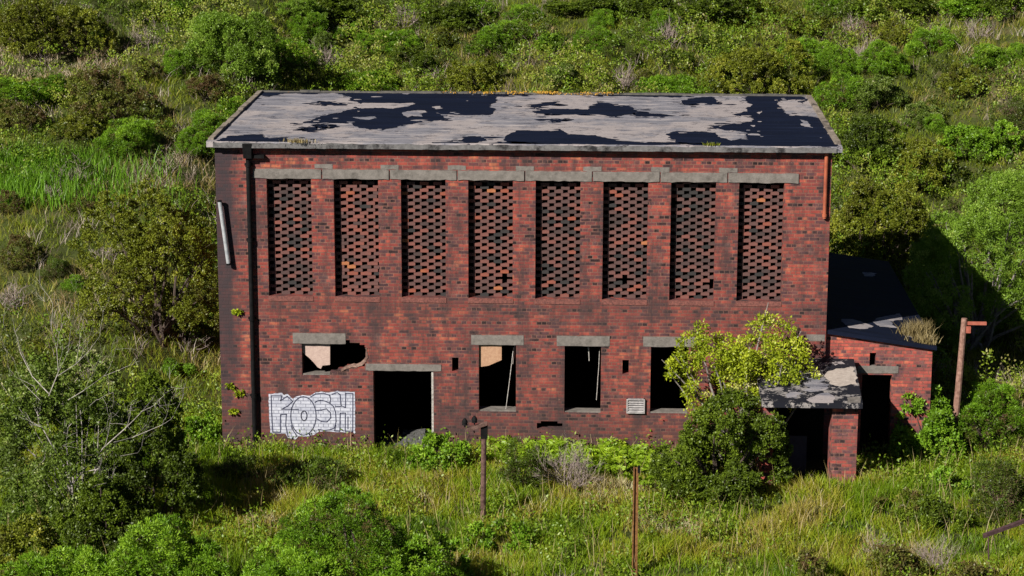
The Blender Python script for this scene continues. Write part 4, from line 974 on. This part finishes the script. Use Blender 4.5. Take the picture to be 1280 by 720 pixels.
# hillside grass
Pt, u, v = scatter(90000, -34, 42, 1.5, 56, r); nb = 8
P = np.repeat(Pt, nb, 0); P[:, :2] += r.normal(size=(len(P), 2))*.10; P[:, 2] = T(P[:, 0], P[:, 1])-.03
pa = fbm(P[:, 0]/4.5, P[:, 1]/4.0, 61); pb = fbm(P[:, 0]/1.3, P[:, 1]/1.3, 71, 2)
tu = np.repeat(r.normal(size=len(Pt))*.10, nb)
tint = .5+(pa-.5)*1.3+(pb-.5)*.4-.07+tu+r.normal(size=len(P))*.10
g1 = ground_at(45, 315); g2 = ground_at(235, 470); tint += .05+.16*np.exp(-((P[:, 0]-g1[0])/4)**2-((P[:, 1]-g1[1])/5)**2)-.1*np.exp(-((P[:, 0]-g2[0])/2)**2-((P[:, 1]-g2[1])/3)**2)
g3 = ground_at(30, 84); tint += .5*np.exp(-((P[:, 0]-g3[0])/3.5)**4-((P[:, 1]-g3[1])/1.6)**2)
hg = (.13+.22*pb)*r.uniform(.5, 1.3, len(P))
tag(link('hillside_grass', blade_mesh('hillside_grass', P, r, hg, .019*r.uniform(.7, 1.3, len(P)), r.uniform(.1, 1.2, len(P)), tint), LM['hillgrass']), 'rough hillside grass, green and dry, behind the building', 'grass', kind='stuff')
# low scrub and bramble carpet on the hillside
Pt, u, v = scatter(46000, -34, 42, 3, 56, r)
q = fbm(Pt[:, 0]/2.6, Pt[:, 1]/2.6, 81); g1 = ground_at(45, 315); g2 = ground_at(235, 470); e1 = np.exp(-((Pt[:, 0]-g1[0])/3.2)**2-((Pt[:, 1]-g1[1])/4.5)**2)+np.exp(-((Pt[:, 0]-g2[0])/1.6)**2-((Pt[:, 1]-g2[1])/3)**2)
g3 = ground_at(30, 84); e1 += 1.5*np.exp(-((Pt[:, 0]-g3[0])/3.5)**4-((Pt[:, 1]-g3[1])/1.8)**2)
mask = (q > .415) & (e1 < .35*r.uniform(.5, 1.5, len(Pt))); Pt = Pt[mask]; q = q[mask]; m_ = 26
hm = np.clip((q-.385)*4.2, .03, 1.15)*r.uniform(.3, 1.35, len(Pt))
Pt[:, 2] += hm; cc = np.repeat(Pt, m_, 0)+unit(r.normal(size=(len(Pt)*m_, 3)))*(.17*r.random((len(Pt)*m_, 1))**.4)
k2 = fbm(Pt[:, 0]/3.3+9, Pt[:, 1]/3.3, 91)
ax = unit(r.normal(size=cc.shape)+V(0, 0, .5)); vv, ff, tt = leaves(cc, ax, .085*r.uniform(.6, 1.4, len(cc)), .045, r, np.repeat(np.clip(r.normal(size=len(Pt))*.12+.43+(k2-.5)*2.3, .03, .82), m_)+r.normal(size=len(cc))*.08+(r.random(len(cc)) < .006)*.6)
tag(link('hillside_undergrowth', np_mesh('hillside_undergrowth', vv, ff, tt), LM['under']), 'tangled low bramble and scrub carpeting the hillside', 'undergrowth', kind='stuff')
# dead twiggy litter through the scrub
Pt, u, v = scatter(7000, -34, 42, 3, 56, r); q = fbm(Pt[:, 0]/2.2, Pt[:, 1]/2.2, 181); Pt = Pt[q > .54]; m_ = 12
P = np.repeat(Pt, m_, 0); P[:, :2] += r.normal(size=(len(P), 2))*.12; n_ = len(P); P[:, 2] += .05
tag(link('hillside_twigs', blade_mesh('hillside_twigs', P, r, r.uniform(.2, .6, n_), .012*np.ones(n_), r.uniform(.2, 1.3, n_), np.repeat(r.random(len(Pt)), m_)), LM['dry']), 'dry grey brown twigs standing among the hillside scrub', 'twigs', kind='stuff')
# tall stems
cen = ground_at(45, 232); P = np.stack([cen[0]+r.normal(size=5200)*1.7-.5, cen[1]+r.uniform(-1.5, 2.6, 5200)], 1)
P = np.concatenate([P, T(P[:, 0], P[:, 1])[:, None]], 1)
tag(link('tall_stems', blade_mesh('tall_stems', P, r, r.uniform(.3, .7, 5200), .024*np.ones(5200), r.uniform(.05, .5, 5200), r.normal(size=5200)*.2+.5), LM['reed']), 'dense bright green stand of tall stems on the left slope', 'reeds', kind='stuff')
# bracken along the wall
def fern_field(spots, seed):
    r = np.random.default_rng(seed); C_, A_, L_, W_, T_ = [], [], [], [], []
    for (x, y, s_) in spots:
        z = gz(x, y); tt0 = r.normal()*.15+.5
        for k in range(r.integers(7, 11)):
            a = r.uniform(0, 6.28); out_ = V(math.cos(a), math.sin(a), 0); L = s_*r.uniform(.7, 1.1); up = r.uniform(.75, 1.1)
            for j in range(3, 15):
                t = j/15; p = V(x, y, z)+out_*(L*t*.75)+V(0, 0, 1)*(L*up*(t-.45*t*t*t*1.2)); tn = unit(out_*.75+V(0, 0, up*(1-1.6*t*t)))
                sd = np.cross(tn, V(0, 0, 1)); sd = unit(sd)
                for sg in (-1, 1): C_.append(p); A_.append(unit(sd*sg+tn*.45+V(0, 0, .1)+r.normal(size=3)*.12)); L_.append(.30*s_*(1-t)**.7*(1.1 if j > 4 else .7)+.02); W_.append(.055); T_.append(tt0+r.normal()*.1)
    return leaves(np.array(C_), np.array(A_), np.array(L_), np.array(W_), r, np.array(T_))
sp = []
for (u0, u1, v0, v1, n_) in ((610, 660, 560, 585, 9), (670, 800, 566, 592, 34), (795, 865, 580, 622, 22), (745, 800, 585, 600, 6)):
    for _ in range(n_):
        p_ = ground_at(r.uniform(u0, u1), r.uniform(v0, v1)); sp.append((p_[0], min(p_[1], -.3), r.uniform(.45, .85)))
vv, ff, tt = fern_field(sp, 3)
tag(link('bracken', np_mesh('bracken', vv, ff, tt), LM['fern']), 'bank of yellow green bracken fronds along the foot of the front wall', 'bracken', kind='stuff')
# moss on the rear roof edge, weeds in the eave
r2 = np.random.default_rng(5)
c_ = []
for (u, v, n_, s_) in ((595, 115, 30, .16), (610, 116, 40, .12), (645, 116, 60, .22), (680, 116, 90, .18), (694, 116, 50, .14), (730, 117, 50, .25), (760, 117, 30, .2), (560, 115, 20, .3), (630, 115, 25, .3)):
    p_ = onZ(u, v, ZR+.05); c_.append(p_+r2.normal(size=(n_, 3))*V(s_*.8, .05, .008))
cc = np.concatenate(c_); cc[:, 2] = np.maximum(cc[:, 2], ZR+.01); cc[:, 1] = np.clip(cc[:, 1], 0, YB+.1)
vv, ff, tt = leaves(cc, unit(r2.normal(size=cc.shape)+V(0, 0, .3)), .05, .035, r2, r2.random(len(cc)))
tag(link('orange_moss', np_mesh('orange_moss', vv, ff, tt), MOSSO), 'orange moss growing along the rear edge of the main roof', 'moss', kind='stuff')
def tuft(name, label, p_, n_, sx, h_, mat, w_=.02, seed=1):
    r = np.random.default_rng(seed); P = np.repeat(np.array([[0., 0, 0]]), n_, 0); P[:, :2] += r.normal(size=(n_, 2))*V(sx, sx*.4)
    o = link(name, blade_mesh(name, P, r, h_*r.uniform(.5, 1.2, n_), w_*np.ones(n_), r.uniform(.1, .8, n_), r.random(n_)), LM[mat]); o.location = tuple(p_)
    tag(o, label, 'weed', 'grass clumps on the roofs'); return o
tuft('grass_tuft', 'small yellow grass tuft on the roof edge near its left end', onZ(376, 178, ZR), 160, .16, .10, 'straw', .015, 1)
tuft('grass_tuft', 'small green tuft on the roof edge near its right end', onZ(888, 182, ZR), 90, .08, .08, 'olive', .015, 2)
x_ = onY(1143, 400, 1.2)[0]; tuft('dry_grass', 'clump of dry yellow grass growing on the annex roof', V(x_, .75, zaf(x_, .8)), 520, .17, .36, 'straw', .012, 3)
x_ = onY(1160, 412, .3)[0]; tuft('dry_grass', 'smaller dry grass clump at the right corner of the annex roof', V(x_-.1, .2, zaf(x_, .2)), 220, .14, .22, 'straw', .014, 4)
for i, (u, v, s_, lab) in enumerate([(297, 390, .10, 'small yellowing plant rooted high in the brickwork of the left pier'), (288, 482, .10, 'yellow green wall plant at mid height of the left pier, left of another'), (299, 491, .14, 'yellow green wall plant on the left pier beside the drainpipe'), (292, 514, .10, 'lowest yellow wall plant on the left pier')]):
    p_ = onY(u, v, -.02); r3 = np.random.default_rng(i); n_ = 60; cc = np.clip(r3.normal(size=(n_, 3)), -1.5, 1.5)*V(s_*.55, .02, s_*.3); cc[:, 1] = -np.abs(cc[:, 1])
    vv, ff, tt = leaves(cc, unit(r3.normal(size=(n_, 3))+V(0, -.4, .3)), .075, .055, r3, r3.random(n_)*.5+.1)
    o = link('wall_plant', np_mesh('wall_plant', vv, ff, tt), LM['elder']); o.location = tuple(p_); tag(o, lab, 'plant', 'plants rooted in the left pier')

# ------------------------------------------------------------------ light
EL, AZ = math.radians(33), math.radians(39)
d = V(math.sin(AZ)*math.cos(EL), math.cos(AZ)*math.cos(EL), -math.sin(EL))
sd_ = bpy.data.lights.new('sun', 'SUN'); sd_.energy = 5.0; sd_.angle = math.radians(.5); sd_.color = (1, .94, .83)
so = bpy.data.objects.new('sun', sd_); C.objects.link(so)
from mathutils import Vector
so.rotation_euler = Vector(d).to_track_quat('-Z', 'Y').to_euler()
w = bpy.data.worlds.new('World'); bpy.context.scene.world = w; w.use_nodes = True; nt = w.node_tree
sky = nt.nodes.new('ShaderNodeTexSky'); sky.sky_type = 'NISHITA'; sky.sun_disc = False; sky.air_density = .22; sky.dust_density = .2; sky.sun_elevation = EL; sky.sun_rotation = math.radians(219)
bg = nt.nodes['Background']; nt.links.new(sky.outputs[0], bg.inputs[0]); bg.inputs[1].default_value = .05
sc = bpy.context.scene
sc.view_settings.view_transform = 'Standard'; sc.view_settings.look = 'None'; sc.view_settings.gamma = 1; sc.view_settings.exposure = 0.5; sc.view_settings.use_curve_mapping = False
sc.cycles.max_bounces = 5; sc.cycles.diffuse_bounces = 1; sc.cycles.transmission_bounces = 3; sc.cycles.glossy_bounces = 2
